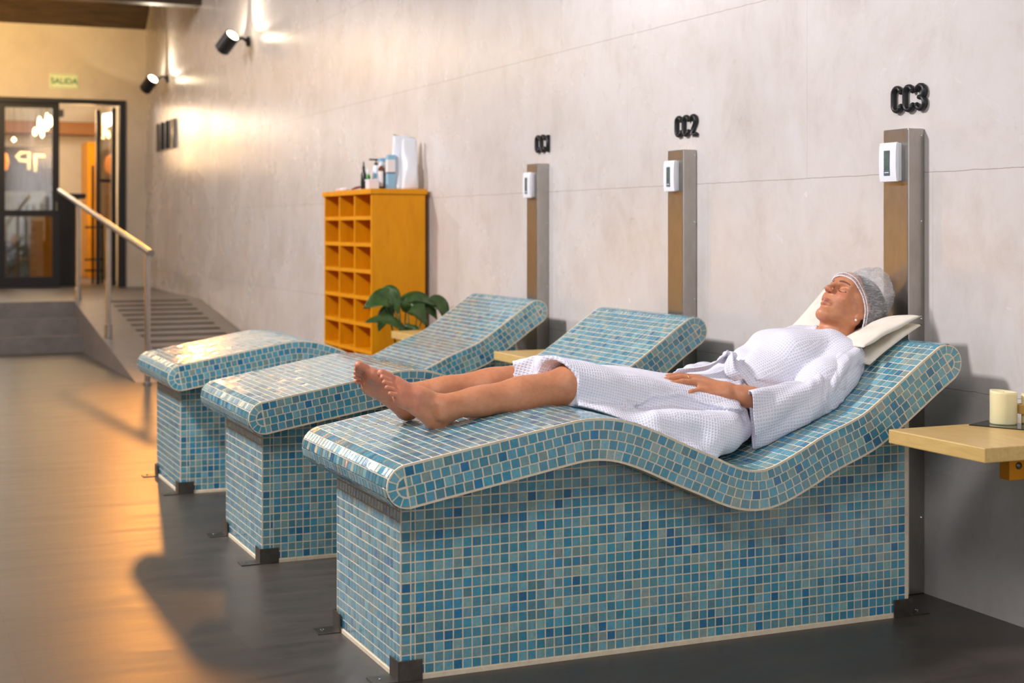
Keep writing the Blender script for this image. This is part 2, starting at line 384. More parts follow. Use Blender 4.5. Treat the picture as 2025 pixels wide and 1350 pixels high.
PAL = [(94, 156, 174)] * 4 + [(80, 146, 166)] * 4 + [(112, 164, 174)] * 4 + [(62, 138, 168)] * 2 + [(126, 166, 166)] * 2 + [(70, 146, 166)] * 3 + [(44, 118, 158)] * 1 + [(142, 164, 158)] * 1 + [(100, 148, 158)] * 3
def tcol(rng):
    c = rng.choice(PAL); k = rng.uniform(0.92, 1.1); return lin(*(min(255, c[i] * k + rng.uniform(-3, 3)) for i in range(3)))
def tilequad(b, p, rng, n, lift=0.0007, tilt=0.012):
    """p: four corner points, n: outward normal. Laid as a thin chamfered tile"""
    p = [np.array(q, float) for q in p]; n = np.array(n, float); cc = sum(p) / 4
    dx = rng.gauss(0, tilt); dy = rng.gauss(0, tilt); e1 = (p[1] - p[0]); e1 = e1 / (np.linalg.norm(e1) + 1e-9); e2 = np.cross(n, e1)
    tp = [cc + (q - cc) * 0.955 + n * (lift + (q - cc).dot(e1) * dx + (q - cc).dot(e2) * dy) for q in p]
    bt = [q - n * 0.0006 for q in p]; col = tcol(rng)
    b.mesh(bt + tp, [(4, 5, 6, 7), (0, 1, 5, 4), (1, 2, 6, 5), (2, 3, 7, 6), (3, 0, 4, 7)], 1, col)
TP = 0.0272; TS = 0.0240
def make_lounger(Y0):
    rng = random.Random(11)
    XB0, XB1, YB1 = 1.293, 2.952, Y0 + 0.575; S0, S1 = Y0 - 0.113, Y0 + 0.688
    root = thing('heated_lounger', 'x', 'lounger', (XB0, Y0, 0))
    # base: grout body
    b = MB(); xs = np.linspace(XB0, XB1, 60)
    b.prism([(XB0, 0)] + [(XB1, 0)] + [(x, (topz(x) + botz(x)) / 2 if x < 2.94 else 0.6) for x in xs[::-1]], Y0, YB1, 0)
    b.box((XB0 - 0.004, Y0 - 0.004, 0.0), (XB1 + 0.004, YB1 + 0.004, 0.011), 0)
    def column(x0, x1, face):
        z = 0.0145
        while True:
            xm = (x0 + x1) / 2; lim = botz(xm) if face in 'ab' else (botz(XB0 + .01) if face == 'c' else botz(XB1))
            if z > lim - 0.002: break
            z1 = min(z + TS, lim + 0.02)
            j = [rng.uniform(-.0006, .0006) for _ in range(4)]
            if face == 'a': tilequad(b, [(x0, Y0, z + j[0]), (x1 + j[1], Y0, z), (x1, Y0, z1 + j[2]), (x0 + j[3], Y0, z1)], rng, (0, -1, 0), tilt=0.004)
            if face == 'b': tilequad(b, [(x1, YB1, z), (x0, YB1, z), (x0, YB1, z1), (x1, YB1, z1)], rng, (0, 1, 0), tilt=0.004)
            if face == 'c': tilequad(b, [(XB0, x1, z), (XB0, x0, z + j[0]), (XB0, x0 + j[1], z1), (XB0, x1, z1 + j[2])], rng, (-1, 0, 0), tilt=0.004)
            if face == 'd': tilequad(b, [(XB1, x0, z), (XB1, x1, z), (XB1, x1, z1), (XB1, x0, z1)], rng, (1, 0, 0), tilt=0.004)
            z += TP
    for face in 'ab':
        x = XB0 + 0.004; first = True
        while x < XB1 - 0.012:
            wd = TS if not (0.02 < x - XB0 < 0.035) else 0.009
            column(x, min(x + wd, XB1 - 0.002), face); x += wd + (TP - TS)
    for face in 'cd':
        x = Y0 + 0.003
        while x < YB1 - 0.012:
            column(x, min(x + TS, YB1 - 0.002), face); x += TP
    b.build('tiled_base', [M['grout'], M['tile']], root, fix=False)
    # slab
    b = MB(); O = outline(HT - 0.0002, rc=HT - 0.0028); k = len(O)
    for i in range(k):
        p, q = O[i], O[(i + 1) % k]; b.face([(p[0], S0, p[1]), (p[0], S1, p[1]), (q[0], S1, q[1]), (q[0], S0, q[1])], 0)
    for yy in (S0, S1):
        c_ = [cpt(s, 0) for s in np.linspace(0, CL, 150)]
        for i in range(149):
            a1, a2 = O[i], O[i + 1]; b1, b2 = O[150 + 11 + 149 - i], O[150 + 11 + 148 - i]
            b.face([(a1[0], yy, a1[1]), (a2[0], yy, a2[1]), (c_[i + 1][0], yy, c_[i + 1][1]), (c_[i][0], yy, c_[i][1])], 0)
            b.face([(b1[0], yy, b1[1]), (b2[0], yy, b2[1]), (c_[i + 1][0], yy, c_[i + 1][1]), (c_[i][0], yy, c_[i][1])], 0)
        e = O[149:149 + 13]; b.face([(p[0], yy, p[1]) for p in e], 0)
        e = O[150 + 11 + 149:] + [O[0]]; b.face([(p[0], yy, p[1]) for p in e], 0)
    # top and wrapped edge tiles (rows run across the width)
    O2 = outline(); Oa = np.array(O2 + [O2[0]]); al = np.concatenate([[0], np.cumsum(np.linalg.norm(np.diff(Oa, axis=0), axis=1))]); TL = al[-1]
    def op(s):
        s = s % TL; return np.array([np.interp(s, al, Oa[:, 0]), np.interp(s, al, Oa[:, 1])])
    nrows = int(round(TL / TP)); pitch = TL / nrows; ncol = 29; pc = (S1 - S0 - 0.012) / ncol
    for i in range(nrows):
        s = i * pitch + 0.0015
        p, q = op(s), op(s + pitch - 0.0032)
        t_ = (q - p) / np.linalg.norm(q - p); n_ = (-t_[1], 0, t_[0])
        if n_[2] < -0.2 and 1.33 < p[0] < 2.90: continue
        for j in range(ncol):
            y = S0 + 0.007 + j * pc
            tilequad(b, [(p[0], y, p[1]), (q[0], y, q[1]), (q[0], y + pc - 0.0030, q[1]), (p[0], y + pc - 0.0030, p[1])], rng, n_, tilt=0.018)
    # side face tiles: four rows that follow the curve
    rowd = [HT - 0.006 - k_ * 0.0265 for k_ in range(4)]
    for side, yy in ((-1, S0), (1, S1)):
        n_ = (0, side, 0)
        for r_, d1 in enumerate(rowd):
            d0 = max(d1 - 0.0242, -HT + 0.002)
            s = 0.010 + (0.012 if r_ in (1, 2) else 0) * (-1 if r_ == 1 else 0.3); off = (r_ * 0.009) % TP
            s = 0.0015; first = {0: TS, 1: TS * .5, 2: TS * .75, 3: TS * .6}[r_]
            while s < CL - 0.006:
                e = min(s + TS if s > .002 else s + first, CL - .0015)
                P = [cpt(s, d0), cpt(e, d0), cpt(e, d1), cpt(s, d1)]
                P = [(x_[0], yy, x_[1]) for x_ in P]
                if side > 0: P = P[::-1]
                tilequad(b, P, rng, n_, tilt=0.004); s = e + (TP - TS)
        for cc, a0 in ((cpt(0, 0), math.atan2(nr[0][1], nr[0][0])), (cpt(CL, 0), math.atan2(-nr[-1][1], -nr[-1][0]))):
            K = 6; ro, ri = HT - 0.005, HT - 0.028
            for q_ in range(K):
                a1 = a0 + PI * (q_ + 0.07) / K; a2 = a0 + PI * (q_ + 0.93) / K
                P = [(cc[0] + ri * math.cos(a1), yy, cc[1] + ri * math.sin(a1)), (cc[0] + ro * math.cos(a1), yy, cc[1] + ro * math.sin(a1)), (cc[0] + ro * math.cos(a2), yy, cc[1] + ro * math.sin(a2)), (cc[0] + ri * math.cos(a2), yy, cc[1] + ri * math.sin(a2))]
                if side > 0: P = P[::-1]
                tilequad(b, P, rng, n_, tilt=0.004)
            for a1, a2 in ((0.06, 0.47), (0.53, 0.94)):
                a1 = a0 + PI * a1; a2 = a0 + PI * a2; am = (a1 + a2) / 2; ri2 = HT - 0.032
                P = [(cc[0] + 0.004 * math.cos(am), yy, cc[1] + 0.004 * math.sin(am)), (cc[0] + ri2 * math.cos(a1), yy, cc[1] + ri2 * math.sin(a1)), (cc[0] + ri2 * math.cos(am), yy, cc[1] + ri2 * math.sin(am)), (cc[0] + ri2 * math.cos(a2), yy, cc[1] + ri2 * math.sin(a2))]
                if side > 0: P = P[::-1]
                tilequad(b, P, rng, n_, tilt=0.003)
    b.build('tiled_slab', [M['grout'], M['tile']], root, fix=False)
    # corner brackets
    for sx, sy, cx_, cy_ in ((-1, -1, XB0, Y0), (-1, 1, XB0, YB1), (1, -1, XB1, Y0), (1, 1, XB1, YB1)):
        b = MB(); t = 0.004; L = 0.06; hgt = 0.055
        def bx(x0, y0, z0, x1, y1, z1): b.box((min(x0, x1), min(y0, y1), z0), (max(x0, x1), max(y0, y1), z1), 0, bev=0.0008)
        bx(cx_ + sx * 0.0055, cy_ + sy * 0.0055, 0, cx_ - sx * L, cy_ + sy * (0.0055 + t), hgt)
        bx(cx_ + sx * 0.0055, cy_ + sy * (0.0055 + t), 0, cx_ + sx * (0.0055 + t), cy_ - sy * L, hgt)
        bx(cx_ + sx * 0.009, cy_ + sy * 0.009, 0, cx_ + sx * 0.075, cy_ - sy * L, 0.004)
        br = b.build('corner_bracket', M['bracket'], root)
        c = MB(); c.lathe([(0.006, 0.004), (0.006, 0.0065), (0.003, 0.0085), (0.0001, 0.009)], (cx_ + sx * 0.052, cy_ - sy * 0.025, 0), 10)
        c.build('screw', M['chrome'], br, smooth='auto')
    return root
L3 = make_lounger(3.70)
def relabel(o, label): o['label'] = label
L3['label'] = 'nearest blue mosaic tiled lounger, carrying the lying person in the white robe'
L2 = copy_tree(L3); L2.location.y = 5.19; L2['label'] = 'middle blue mosaic tiled lounger, empty, under the black CC2 lettering'
L1 = copy_tree(L3); L1.location.y = 6.69; L1['label'] = 'farthest blue mosaic tiled lounger, empty, beside the ochre pigeonhole cabinet'
for o in (L1, L2, L3): o['group'] = 'tiled loungers in a row along the wall'

# ------------------------------------------------------------------ steel control columns
def make_column(Y0):
    root = thing('control_column', 'x', 'column', (XW, Y0, 0), 'steel control columns on the wall')
    b = MB(); b.box((3.113, Y0, 0.0), (XW - 0.001, Y0 + 0.13, 1.523), bev=0.0035); b.build('casing', M['steel'], root)
    for z in (1.50, 1.22, 0.9, 0.25):
        c = MB(); c.lathe([(0.0042, 0), (0.0042, 0.0015), (0.002, 0.003), (0.0001, 0.0032)], (3.166, Y0, z), 10, axis=(0, -1, 0)); c.build('screw', M['chrome'], root, smooth='auto')
    yc = Y0 + 0.069
    b = MB(); b.box((3.100, yc - 0.037, 1.352), (3.1135, yc + 0.041, 1.476), bev=0.003)
    b.box((3.0875, yc - 0.043, 1.349), (3.1005, yc + 0.045, 1.479), bev=0.006)
    th = b.build('thermostat', M['white_pl'], root, smooth='auto')
    # gently bowed front
    b = MB(); n = 8; pts = []
    for i in range(n + 1):
        z = 1.3505 + 0.127 * i / n; bow = 0.004 * (1 - (2 * i / n - 1) ** 2) ** 0.6 + 0.001
        pts.append((3.088 - bow, z))
    b.prism([(3.088, 1.3505)] + pts + [(3.088, 1.4775)], yc - 0.0425, yc + 0.0445, 0)
    b.build('front_cover', M['white_pl'], th)
    b = MB(); b.box((3.0822, yc - 0.012, 1.388), (3.0828, yc + 0.018, 1.452)); b.build('display', M['lcd'], th)
    b = MB(); b.box((3.0820, yc - 0.012, 1.370), (3.0830, yc + 0.018, 1.388)); b.box((3.0816, yc - 0.008, 1.3785), (3.0822, yc + 0.013, 1.381), 1); b.build('button_strip', [M['lcd_band'], M['white_pl']], th)
    return root
c3 = make_column(3.902); c3['label'] = 'nearest steel column with white thermostat, behind the head in the shower cap'
c2 = copy_tree(c3); c2.location.y = 5.352; c2['label'] = 'middle steel column with white thermostat, under the lettering CC2'
c1 = copy_tree(c3); c1.location.y = 6.812; c1['label'] = 'farthest steel column with white thermostat, under the lettering CC1'

# ------------------------------------------------------------------ black wall lettering
def arc(cx_, cy_, rx, ry, a0, a1, n=8): return [(cx_ + rx * math.cos(math.radians(a0 + (a1 - a0) * i / n)), cy_ + ry * math.sin(math.radians(a0 + (a1 - a0) * i / n))) for i in range(n + 1)]
H_ = 0.078; W_ = 0.040
def glyph(ch):
    if ch == 'C': return [arc(W_ / 2, H_ - W_ / 2, W_ / 2, W_ / 2, 12, 180) + arc(W_ / 2, W_ / 2, W_ / 2, W_ / 2, 180, 348)]
    if ch == '1': return [[(0.004, H_ - 0.010), (0.020, H_), (0.020, 0)]]
    if ch == '2': return [arc(W_ / 2, H_ - W_ / 2, W_ / 2, W_ / 2, 165, -20) + [(0.0, 0.0), (W_ + 0.002, 0.0)]]
    if ch == '3': return [arc(W_ / 2, H_ - 0.020, W_ / 2, 0.020, 165, -90) + [(W_ / 2 - 0.006, H_ / 2)], [(W_ / 2, H_ / 2)] + arc(W_ / 2, 0.020, W_ / 2, 0.020, 80, -165)]
def lettering(txt, ystart, label):
    root = thing('wall_lettering', label, 'wall lettering', (XW, ystart, 1.58), 'black lettering on the cement wall')
    adv = 0.0
    for ch in txt:
        b = MB()
        for st in glyph(ch):
            pts = [(0, -(adv + u), v) for u, v in st]
            n0 = len(b.v); b.tube([(0, p[1], p[2]) for p in pts], 0.0082, 10)
            for e in (pts[0], pts[-1]): b.lathe([(0.0001, -0.009), (0.006, -0.006), (0.0084, 0), (0.006, 0.006), (0.0001, 0.009)], (0, e[1], e[2]), 10, axis=(0, 0, 1))
        b.v = [(v[0] * 1.35 + XW - 0.0105, v[1] + ystart - 0.008, v[2] + 1.588) for v in b.v]
        b.build({'C': 'letter_c', '1': 'digit_one', '2': 'digit_two', '3': 'digit_three'}[ch], M['black'], root, smooth=True, fix=False)
        adv += 0.060 if ch != '1' else 0.04
    return root
lettering('CC3', 4.057, 'raised black characters CC3 on the wall, above the nearest steel column')
lettering('CC2', 5.511, 'raised black characters CC2 on the wall, above the middle steel column')
lettering('CC1', 6.952, 'raised black characters CC1 on the wall, above the farthest steel column')

# ------------------------------------------------------------------ wooden side shelves
def make_shelf(Y0):
    root = thing('side_shelf', 'x', 'shelf', (XW, Y0, 0.58), 'wooden wall shelves between the loungers')
    b = MB(); b.box((2.69, Y0, 0.58), (XW - 0.002, Y0 + 0.40, 0.62), bev=0.003); b.build('board', M['oak'], root)
    y = Y0 + 0.18
    b = MB(); b.box((2.935, y, 0.49), (XW - 0.002, y + 0.04, 0.5795), bev=0.002); br = b.build('bracket', M['yellow'], root)
    for bx_ in (2.968, 3.10):
        c = MB(); c.lathe([(0.010, 0), (0.010, 0.003), (0.006, 0.006), (0.0001, 0.0065)], (bx_, y, 0.530), 14, axis=(0, -1, 0)); c.build('bolt', M['bracket'], br, smooth='auto')
    return root
s3 = make_shelf(3.06); s3['label'] = 'pine wall shelf carrying the ivory candle, nearest one'
s1 = copy_tree(s3); s1.location.y = 5.976; s1['label'] = 'pine wall shelf between the middle and the farthest lounger'
s0 = copy_tree(s3); s0.location.y = 7.449; s0['label'] = 'pine wall shelf in front of the ochre cabinet, beneath the green plant'

# candle, glass plate, second candle with wooden holder
def candle(loc, r, h, label):
    root = thing('candle', label, 'candle', loc, 'ivory candles on the nearest shelf')
    n = 28; vs = []; rows = [(0.0, r * 0.98), (0.004, r), (h * 0.5, r * 0.99), (h - 0.008, r), (h, r * 0.985), (h - 0.002, r * 0.90), (h - 0.014, r * 0.80), (h - 0.017, 0.0005)]
    for k_, (z, rr) in enumerate(rows):
        for j in range(n):
            a = 2 * PI * j / n; dip = -0.006 * (0.5 + 0.5 * math.sin(a * 1.0 + 2.2)) * (1 if 3 <= k_ <= 5 else 0)
            vs.append((loc[0] + rr * math.cos(a), loc[1] + rr * math.sin(a), loc[2] + z + dip))
    b = MB(); fs = [(i * n + j, i * n + (j + 1) % n, (i + 1) * n + (j + 1) % n, (i + 1) * n + j) for i in range(len(rows) - 1) for j in range(n)]
    b.mesh(vs, fs + [tuple(range(n - 1, -1, -1))]); b.build('wax_body', M['wax'], root, smooth=True)
    b = MB(); b.tube([(loc[0], loc[1], loc[2] + h - 0.018), (loc[0] + 0.001, loc[1], loc[2] + h - 0.006)], 0.0012, 6); b.build('wick', M['blackmat'], root)
    return root
candle((3.062, 3.405, 0.6232), 0.039, 0.099, 'thick ivory pillar candle with dipped rim, on the dark plate of the nearest shelf')
candle((3.137, 3.375, 0.6232), 0.026, 0.088, 'short ivory candle held in a wooden block, at the right picture edge')
b = MB(); A = np.array([2.957, 3.432]); e1 = np.array([0.44, -0.90]); e2 = np.array([0.90, 0.42])
P = [A, A + e1 * 0.26, A + e1 * 0.26 + e2 * 0.13, A + e2 * 0.13]
P = [(min(p[0], 3.172), p[1]) for p in P]
b.prism(P, 0.6202, 0.6230, plane='xy'); tag(b.build('glass_plate', M['glassdark']), 'thin dark glass plate lying under the candles on the nearest shelf', 'plate')
b = MB(); b.box((3.104, 3.338, 0.652), (3.172, 3.347, 0.680), bev=0.002); b.box((3.104, 3.403, 0.652), (3.172, 3.412, 0.680), bev=0.002); b.box((3.103, 3.338, 0.652), (3.110, 3.412, 0.680), bev=0.002); b.box((3.165, 3.338, 0.652), (3.173, 3.412, 0.680), bev=0.002)
for q in ((3.104, 3.338), (3.165, 3.338), (3.104, 3.404), (3.165, 3.404)): b.box((q[0], q[1], 0.6232), (q[0] + 0.008, q[1] + 0.008, 0.655))
tag(b.build('candle_holder', M['oak']), 'small wooden holder around the short candle at the right edge', 'holder')

# ------------------------------------------------------------------ ochre pigeonhole cabinet
CX0, CX1, CY0, CY1, CZ = 2.80, 3.145, 8.533, 9.545, 1.433
cab = thing('pigeonhole_cabinet', 'tall ochre varnished wooden cabinet with three columns of open pigeonholes', 'cabinet', (CX0, CY0, 0))
b = MB(); b.box((CX0 - 0.012, CY0 - 0.012, CZ - 0.032), (CX1 + 0.01, CY1 + 0.012, CZ), bev=0.003); b.build('top_panel', M['yellow'], cab)
for y in (CY0, CY1 - 0.022):
    b = MB(); b.box((CX0, y, 0.05), (CX1, y + 0.022, CZ - 0.032), bev=0.002); b.build('side_panel', M['yellow'], cab)
b = MB(); b.box((CX1 - 0.012, CY0 + 0.022, 0.05), (CX1, CY1 - 0.022, CZ - 0.032)); b.build('back_panel', M['yellow'], cab)
iw = (CY1 - CY0 - 0.044)
for k_ in (1, 2):
    b = MB(); y = CY0 + 0.022 + iw * k_ / 3; b.box((CX0, y - 0.011, 0.05), (CX1 - 0.012, y + 0.011, CZ - 0.032)); b.build('divider', M['yellow'], cab)
for i in range(9):
    z = 1.256 - 0.1638 * i
    if z < 0.05: break
    b = MB()
    for k_ in range(3):
        ya = CY0 + 0.022 + iw * k_ / 3 + (0.011 if k_ else 0); yb = CY0 + 0.022 + iw * (k_ + 1) / 3 - (0.011 if k_ < 2 else 0)
        b.box((CX0 + 0.0005, ya, z - 0.0115), (CX1 - 0.012, yb, z + 0.0115))
    b.build('shelf', M['yellow'], cab)
b = MB(); b.box((CX0 + 0.01, CY0 + 0.01, 0), (CX1 - 0.01, CY1 - 0.01, 0.05)); b.build('plinth', M['yellow'], cab)

# things on the cabinet
def bottle(name, x, y, prof, mats, label, cat='bottle', extra=None, sq=None):
    root = thing(name, label, cat, (x, y, CZ + 0.0005), 'toiletries on top of the cabinet')
    b = MB(); b.lathe(prof, (x, y, CZ + 0.0005), 20)
    if sq: b.v = [(x + (v[0] - x) * sq[0], y + (v[1] - y) * sq[1], v[2]) for v in b.v]
    b.build('body', mats, root, smooth='auto'); return root
pur = dict(dk=mat('dark_bottle', lin(30, 34, 32), 0.25), gr=mat('green_bottle', lin(70, 170, 40), 0.3), wh=mat('white_bottle', lin(226, 230, 238), 0.35), br=mat('amber_bottle', lin(110, 66, 40), 0.25), bl=mat('light_blue_carton', lin(140, 186, 208), 0.4), lb=mat('pale_label', lin(232, 224, 220), 0.5), rd=mat('dark_red_plastic', lin(120, 40, 36), 0.4), pk=mat('pink_soap', lin(232, 190, 182), 0.5), db=mat('navy_side', lin(60, 84, 104), 0.4), bw=mat('white_film_bag', lin(232, 235, 240), 0.3))
z0 = CZ + 0.0005
r = bottle('spray_bottle', 2.835, 8.80, [(0.017, 0), (0.018, 0.004), (0.018, 0.095), (0.010, 0.115), (0.008, 0.125)], pur['dk'], 'small dark spray bottle with pointed black top, leftmost bottle on the cabinet')
b = MB(); b.lathe([(0.009, 0.120), (0.009, 0.138), (0.005, 0.150), (0.004, 0.172), (0.0005, 0.174)], (2.835, 8.80, z0), 14); b.build('spray_cap', M['blackmat'], r, smooth='auto')
r = bottle('green_bottle', 2.885, 8.865, [(0.014, 0), (0.015, 0.003), (0.015, 0.085), (0.007, 0.10)], pur['gr'], 'small bright green bottle with white cap on the cabinet')
b = MB(); b.lathe([(0.008, 0.098), (0.008, 0.118), (0.004, 0.135), (0.0005, 0.136)], (2.885, 8.865, z0), 12); b.build('cap', M['white_pl'], r, smooth='auto')
r = bottle('pump_bottle', 2.94, 8.87, [(0.024, 0), (0.026, 0.004), (0.026, 0.11), (0.018, 0.140), (0.011, 0.158)], pur['wh'], 'white pump bottle with dark pump head and blue mark, on the cabinet')
b = MB(); b.lathe([(0.012, 0.155), (0.012, 0.170), (0.004, 0.172), (0.004, 0.19)], (2.94, 8.87, z0), 12); b.box((2.895, 8.863, z0 + 0.186), (2.955, 8.877, z0 + 0.196)); b.build('pump_head', M['blackmat'], r)
b = MB(); b.box((2.915, 8.8425, z0 + 0.075), (2.935, 8.846, z0 + 0.105)); b.build('blue_mark', pur['bl'], r)
r = bottle('pump_bottle', 2.945, 8.78, [(0.021, 0), (0.022, 0.004), (0.022, 0.130), (0.013, 0.142), (0.010, 0.150)], pur['br'], 'amber brown bottle with white cap and pale label, on the cabinet')
b = MB(); b.lathe([(0.0105, 0.148), (0.0115, 0.15), (0.0115, 0.175), (0.004, 0.178)], (2.945, 8.78, z0), 14); b.build('cap', M['white_pl'], r, smooth='auto')
b = MB()
for j in range(8):
    a0 = PI * (0.95 + 0.075 * j); a1 = PI * (0.95 + 0.075 * (j + 1)); R = 0.0225
    b.face([(2.945 + R * math.cos(a0), 8.78 + R * math.sin(a0), z0 + 0.02), (2.945 + R * math.cos(a1), 8.78 + R * math.sin(a1), z0 + 0.02), (2.945 + R * math.cos(a1), 8.78 + R * math.sin(a1), z0 + 0.115), (2.945 + R * math.cos(a0), 8.78 + R * math.sin(a0), z0 + 0.115)])
b.build('label', pur['lb'], r, smooth=True)
b = MB(); b.box((2.835, 8.70, z0), (2.905, 8.77, z0 + 0.058), bev=0.006); t = thing('small_tub', 'low white plastic tub in front of the bottles on the cabinet', 'tub', (2.87, 8.73, z0), 'toiletries on top of the cabinet'); b.build('body', pur['lb'], t)
b = MB(); b.box((2.833, 8.698, z0 + 0.052), (2.907, 8.772, z0 + 0.062), bev=0.002); b.build('lid', M['white_pl'], t)
for (x0, y0, hh, lab) in ((2.985, 8.72, 0.215, 'light blue and white carton standing in front of the white bag on the cabinet'), (2.975, 8.84, 0.200, 'second light blue carton, half hidden behind the other carton on the cabinet')):
    t = thing('carton', lab, 'box', (x0, y0, z0), 'toiletries on top of the cabinet')
    b = MB(); b.box((x0 - 0.026, y0 - 0.022, z0), (x0 + 0.026, y0 + 0.022, z0 + hh), bev=0.002); b.build('body', pur['bl'], t)
    b = MB(); b.box((x0 - 0.0265, y0 - 0.0225, z0 + hh * 0.50), (x0 + 0.0225, y0 + 0.02, z0 + hh * 0.86)); b.build('pale_band', pur['lb'], t)
    b = MB(); b.box((x0 - 0.0267, y0 - 0.0227, z0 + hh * 0.46), (x0 + 0.0227, y0 + 0.02, z0 + hh * 0.50)); b.build('dark_line', pur['db'], t)
# white film bag: two crumpled pouches
t = thing('plastic_bag', 'tall crumpled white plastic pouch, tallest thing on the cabinet', 'bag', (3.08, 8.7, z0), 'toiletries on top of the cabinet')
def pouch(cx_, cy_, wd, dp, hh, lean, seed):
    rng = np.random.RandomState(seed); n = 28; m_ = 20; vs = []
    ph = rng.rand(6) * 6
    for i in range(m_ + 1):
        v = i / m_; rr = (1 - 0.75 * max(0, (v - 0.35) / 0.65) ** 1.4)
        for j in range(n):
            a = 2 * PI * j / n; c_, s_ = math.cos(a), math.sin(a)
            wv = 1 + 0.08 * math.sin(3 * a + 7 * v + ph[0]) + 0.06 * math.sin(5 * a - 11 * v + ph[1])
            x = math.copysign(abs(c_) ** 0.7, c_) * wd * (1 - 0.10 * v + 0.03 * math.sin(9 * v + ph[2])); y = math.copysign(abs(s_) ** 0.7, s_) * dp * max(rr, 0.06) * wv
            vs.append((cx_ + x + lean * v * v, cy_ + y + 0.01 * math.sin(6 * v + ph[3]), z0 + hh * v + (0.01 * math.sin(2 * a + ph[4]) if i == m_ else 0)))
    b = MB(); b.mesh(vs, [(i * n + j, i * n + (j + 1) % n, (i + 1) * n + (j + 1) % n, (i + 1) * n + j) for i in range(m_) for j in range(n)] + [tuple(range(n - 1, -1, -1)), tuple(range(m_ * n, m_ * n + n))]); return b
pouch(3.085, 8.65, 0.052, 0.035, 0.315, 0.0, 3).build('front_pouch', pur['bw'], t, smooth=True)
pouch(3.06, 8.745, 0.055, 0.04, 0.335, -0.005, 5).build('rear_pouch', pur['bw'], t, smooth=True)
b = MB(); b.lathe([(0.001, 0), (0.03, 0.002), (0.034, 0.01), (0.022, 0.019), (0.001, 0.021)], (2.84, 9.30, z0), 16); tag(b.build('soap_bar', pur['pk'], smooth=True), 'flat pink soap at the left end of the cabinet top', 'soap', 'toiletries on top of the cabinet')
b = MB(); b.lathe([(0.001, 0), (0.03, 0.002), (0.034, 0.01), (0.022, 0.019), (0.001, 0.021)], (2.83, 9.18, z0), 16); tag(b.build('soap_bar', pur['lb'], smooth=True), 'flat cream soap right of the pink soap on the cabinet top', 'soap', 'toiletries on top of the cabinet')
b = MB(); b.tube([(2.82, 9.0, z0 + 0.006), (2.84, 8.98, z0 + 0.014), (2.87, 8.95, z0 + 0.022)], [0.005, 0.008, 0.006], 8); tag(b.build('hair_clip', pur['rd'], smooth=True), 'small dark red clip lying near the front edge of the cabinet top', 'clip', 'toiletries on top of the cabinet')

# ------------------------------------------------------------------ potted plant (behind the farthest lounger)
PX, PY = 2.87, 8.12
pl = thing('potted_plant', 'broad-leaved green plant in front of the ochre cabinet', 'plant', (PX, PY, 0))
b = MB(); b.lathe([(0.09, 0), (0.11, 0.02), (0.14, 0.30), (0.145, 0.31), (0.13, 0.31), (0.125, 0.28), (0.001, 0.28)], (PX, PY, 0), 28); pot = b.build('pot', M['pot'], pl, smooth='auto')
b = MB(); b.lathe([(0.126, 0.275), (0.06, 0.285), (0.001, 0.288)], (PX, PY, 0), 20, cap=False); b.build('soil', M['soil'], pot, smooth=True)
def leaf(b, base, mid, tip, width, nrm, fold=0.25, n=12):
    base, mid, tip = map(Vector, (base, mid, tip)); nrm = Vector(nrm).normalized(); vs = []
    for i in range(n + 1):
        t = i / n; p = base * (1 - t) ** 2 + mid * 2 * t * (1 - t) + tip * t * t
        d = ((mid - base) * (1 - t) + (tip - mid) * t).normalized(); sd = d.cross(nrm).normalized(); up = sd.cross(d)
        wv = width * (math.sin(PI * min(1, t ** 0.75)) ** 0.8 if 0 < t < 1 else 0) + 0.0006
        for q in (-1, -0.55, 0, 0.55, 1): vs.append(p + sd * wv * q + up * (abs(q) ** 1.3 * wv * fold) + up * 0.004 * math.sin(9 * t + q * 4))
    b.mesh(vs, [(i * 5 + j, i * 5 + j + 1, i * 5 + 5 + j + 1, i * 5 + 5 + j) for i in range(n) for j in range(4)])
leafs = [((2.79, 8.08, .76), (2.73, 8.07, .83), (2.60, 8.07, .735), .062, (-.3, -.9, .55)), ((2.73, 8.10, .80), (2.77, 8.08, .86), (2.81, 8.07, .70), .055, (-.4, -.8, .4)),
         ((2.86, 8.05, .60), (2.72, 8.02, .70), (2.585, 8.0, .662), .042, (0, -.7, .8)), ((2.88, 8.10, .70), (2.87, 8.06, .83), (2.98, 8.04, .62), .066, (.1, -.9, .3)),
         ((2.84, 8.14, .76), (2.93, 8.10, .82), (3.05, 8.08, .74), .060, (0, -.5, .9)), ((3.00, 8.10, .75), (3.10, 8.10, .80), (3.115, 8.09, .62), .050, (.3, -.9, .3)),
         ((2.80, 8.12, .72), (2.74, 8.12, .72), (2.70, 8.10, .60), .045, (-.2, -.9, .3)), ((2.90, 8.2, .70), (2.85, 8.22, .80), (2.78, 8.25, .70), .055, (0, .3, .9)),
         ((2.86, 8.1, .55), (2.90, 8.06, .66), (2.87, 8.04, .52), .05, (-.1, -1, .1)), ((2.95, 8.14, .70), (2.99, 8.12, .79), (3.06, 8.10, .66), .055, (.2, -.8, .5))]
b = MB()
for l_ in leafs: leaf(b, *l_)
fo = b.build('foliage', M['leaf'], pl, smooth=True, fix=False)
md = fo.modifiers.new('thickness', 'SOLIDIFY'); md.thickness = 0.0012
b = MB()
for i, l_ in enumerate(leafs):
    p0 = (PX + 0.03 * math.cos(i * 2.1), PY + 0.03 * math.sin(i * 2.1), 0.27); p1 = l_[0]
    b.tube([p0, ((p0[0] * .6 + p1[0] * .4), (p0[1] * .6 + p1[1] * .4), (p0[2] * .45 + p1[2] * .55)), p1], [0.006, 0.005, 0.0035], 8)
b.build('stems', M['stemg'], pl, smooth=True)

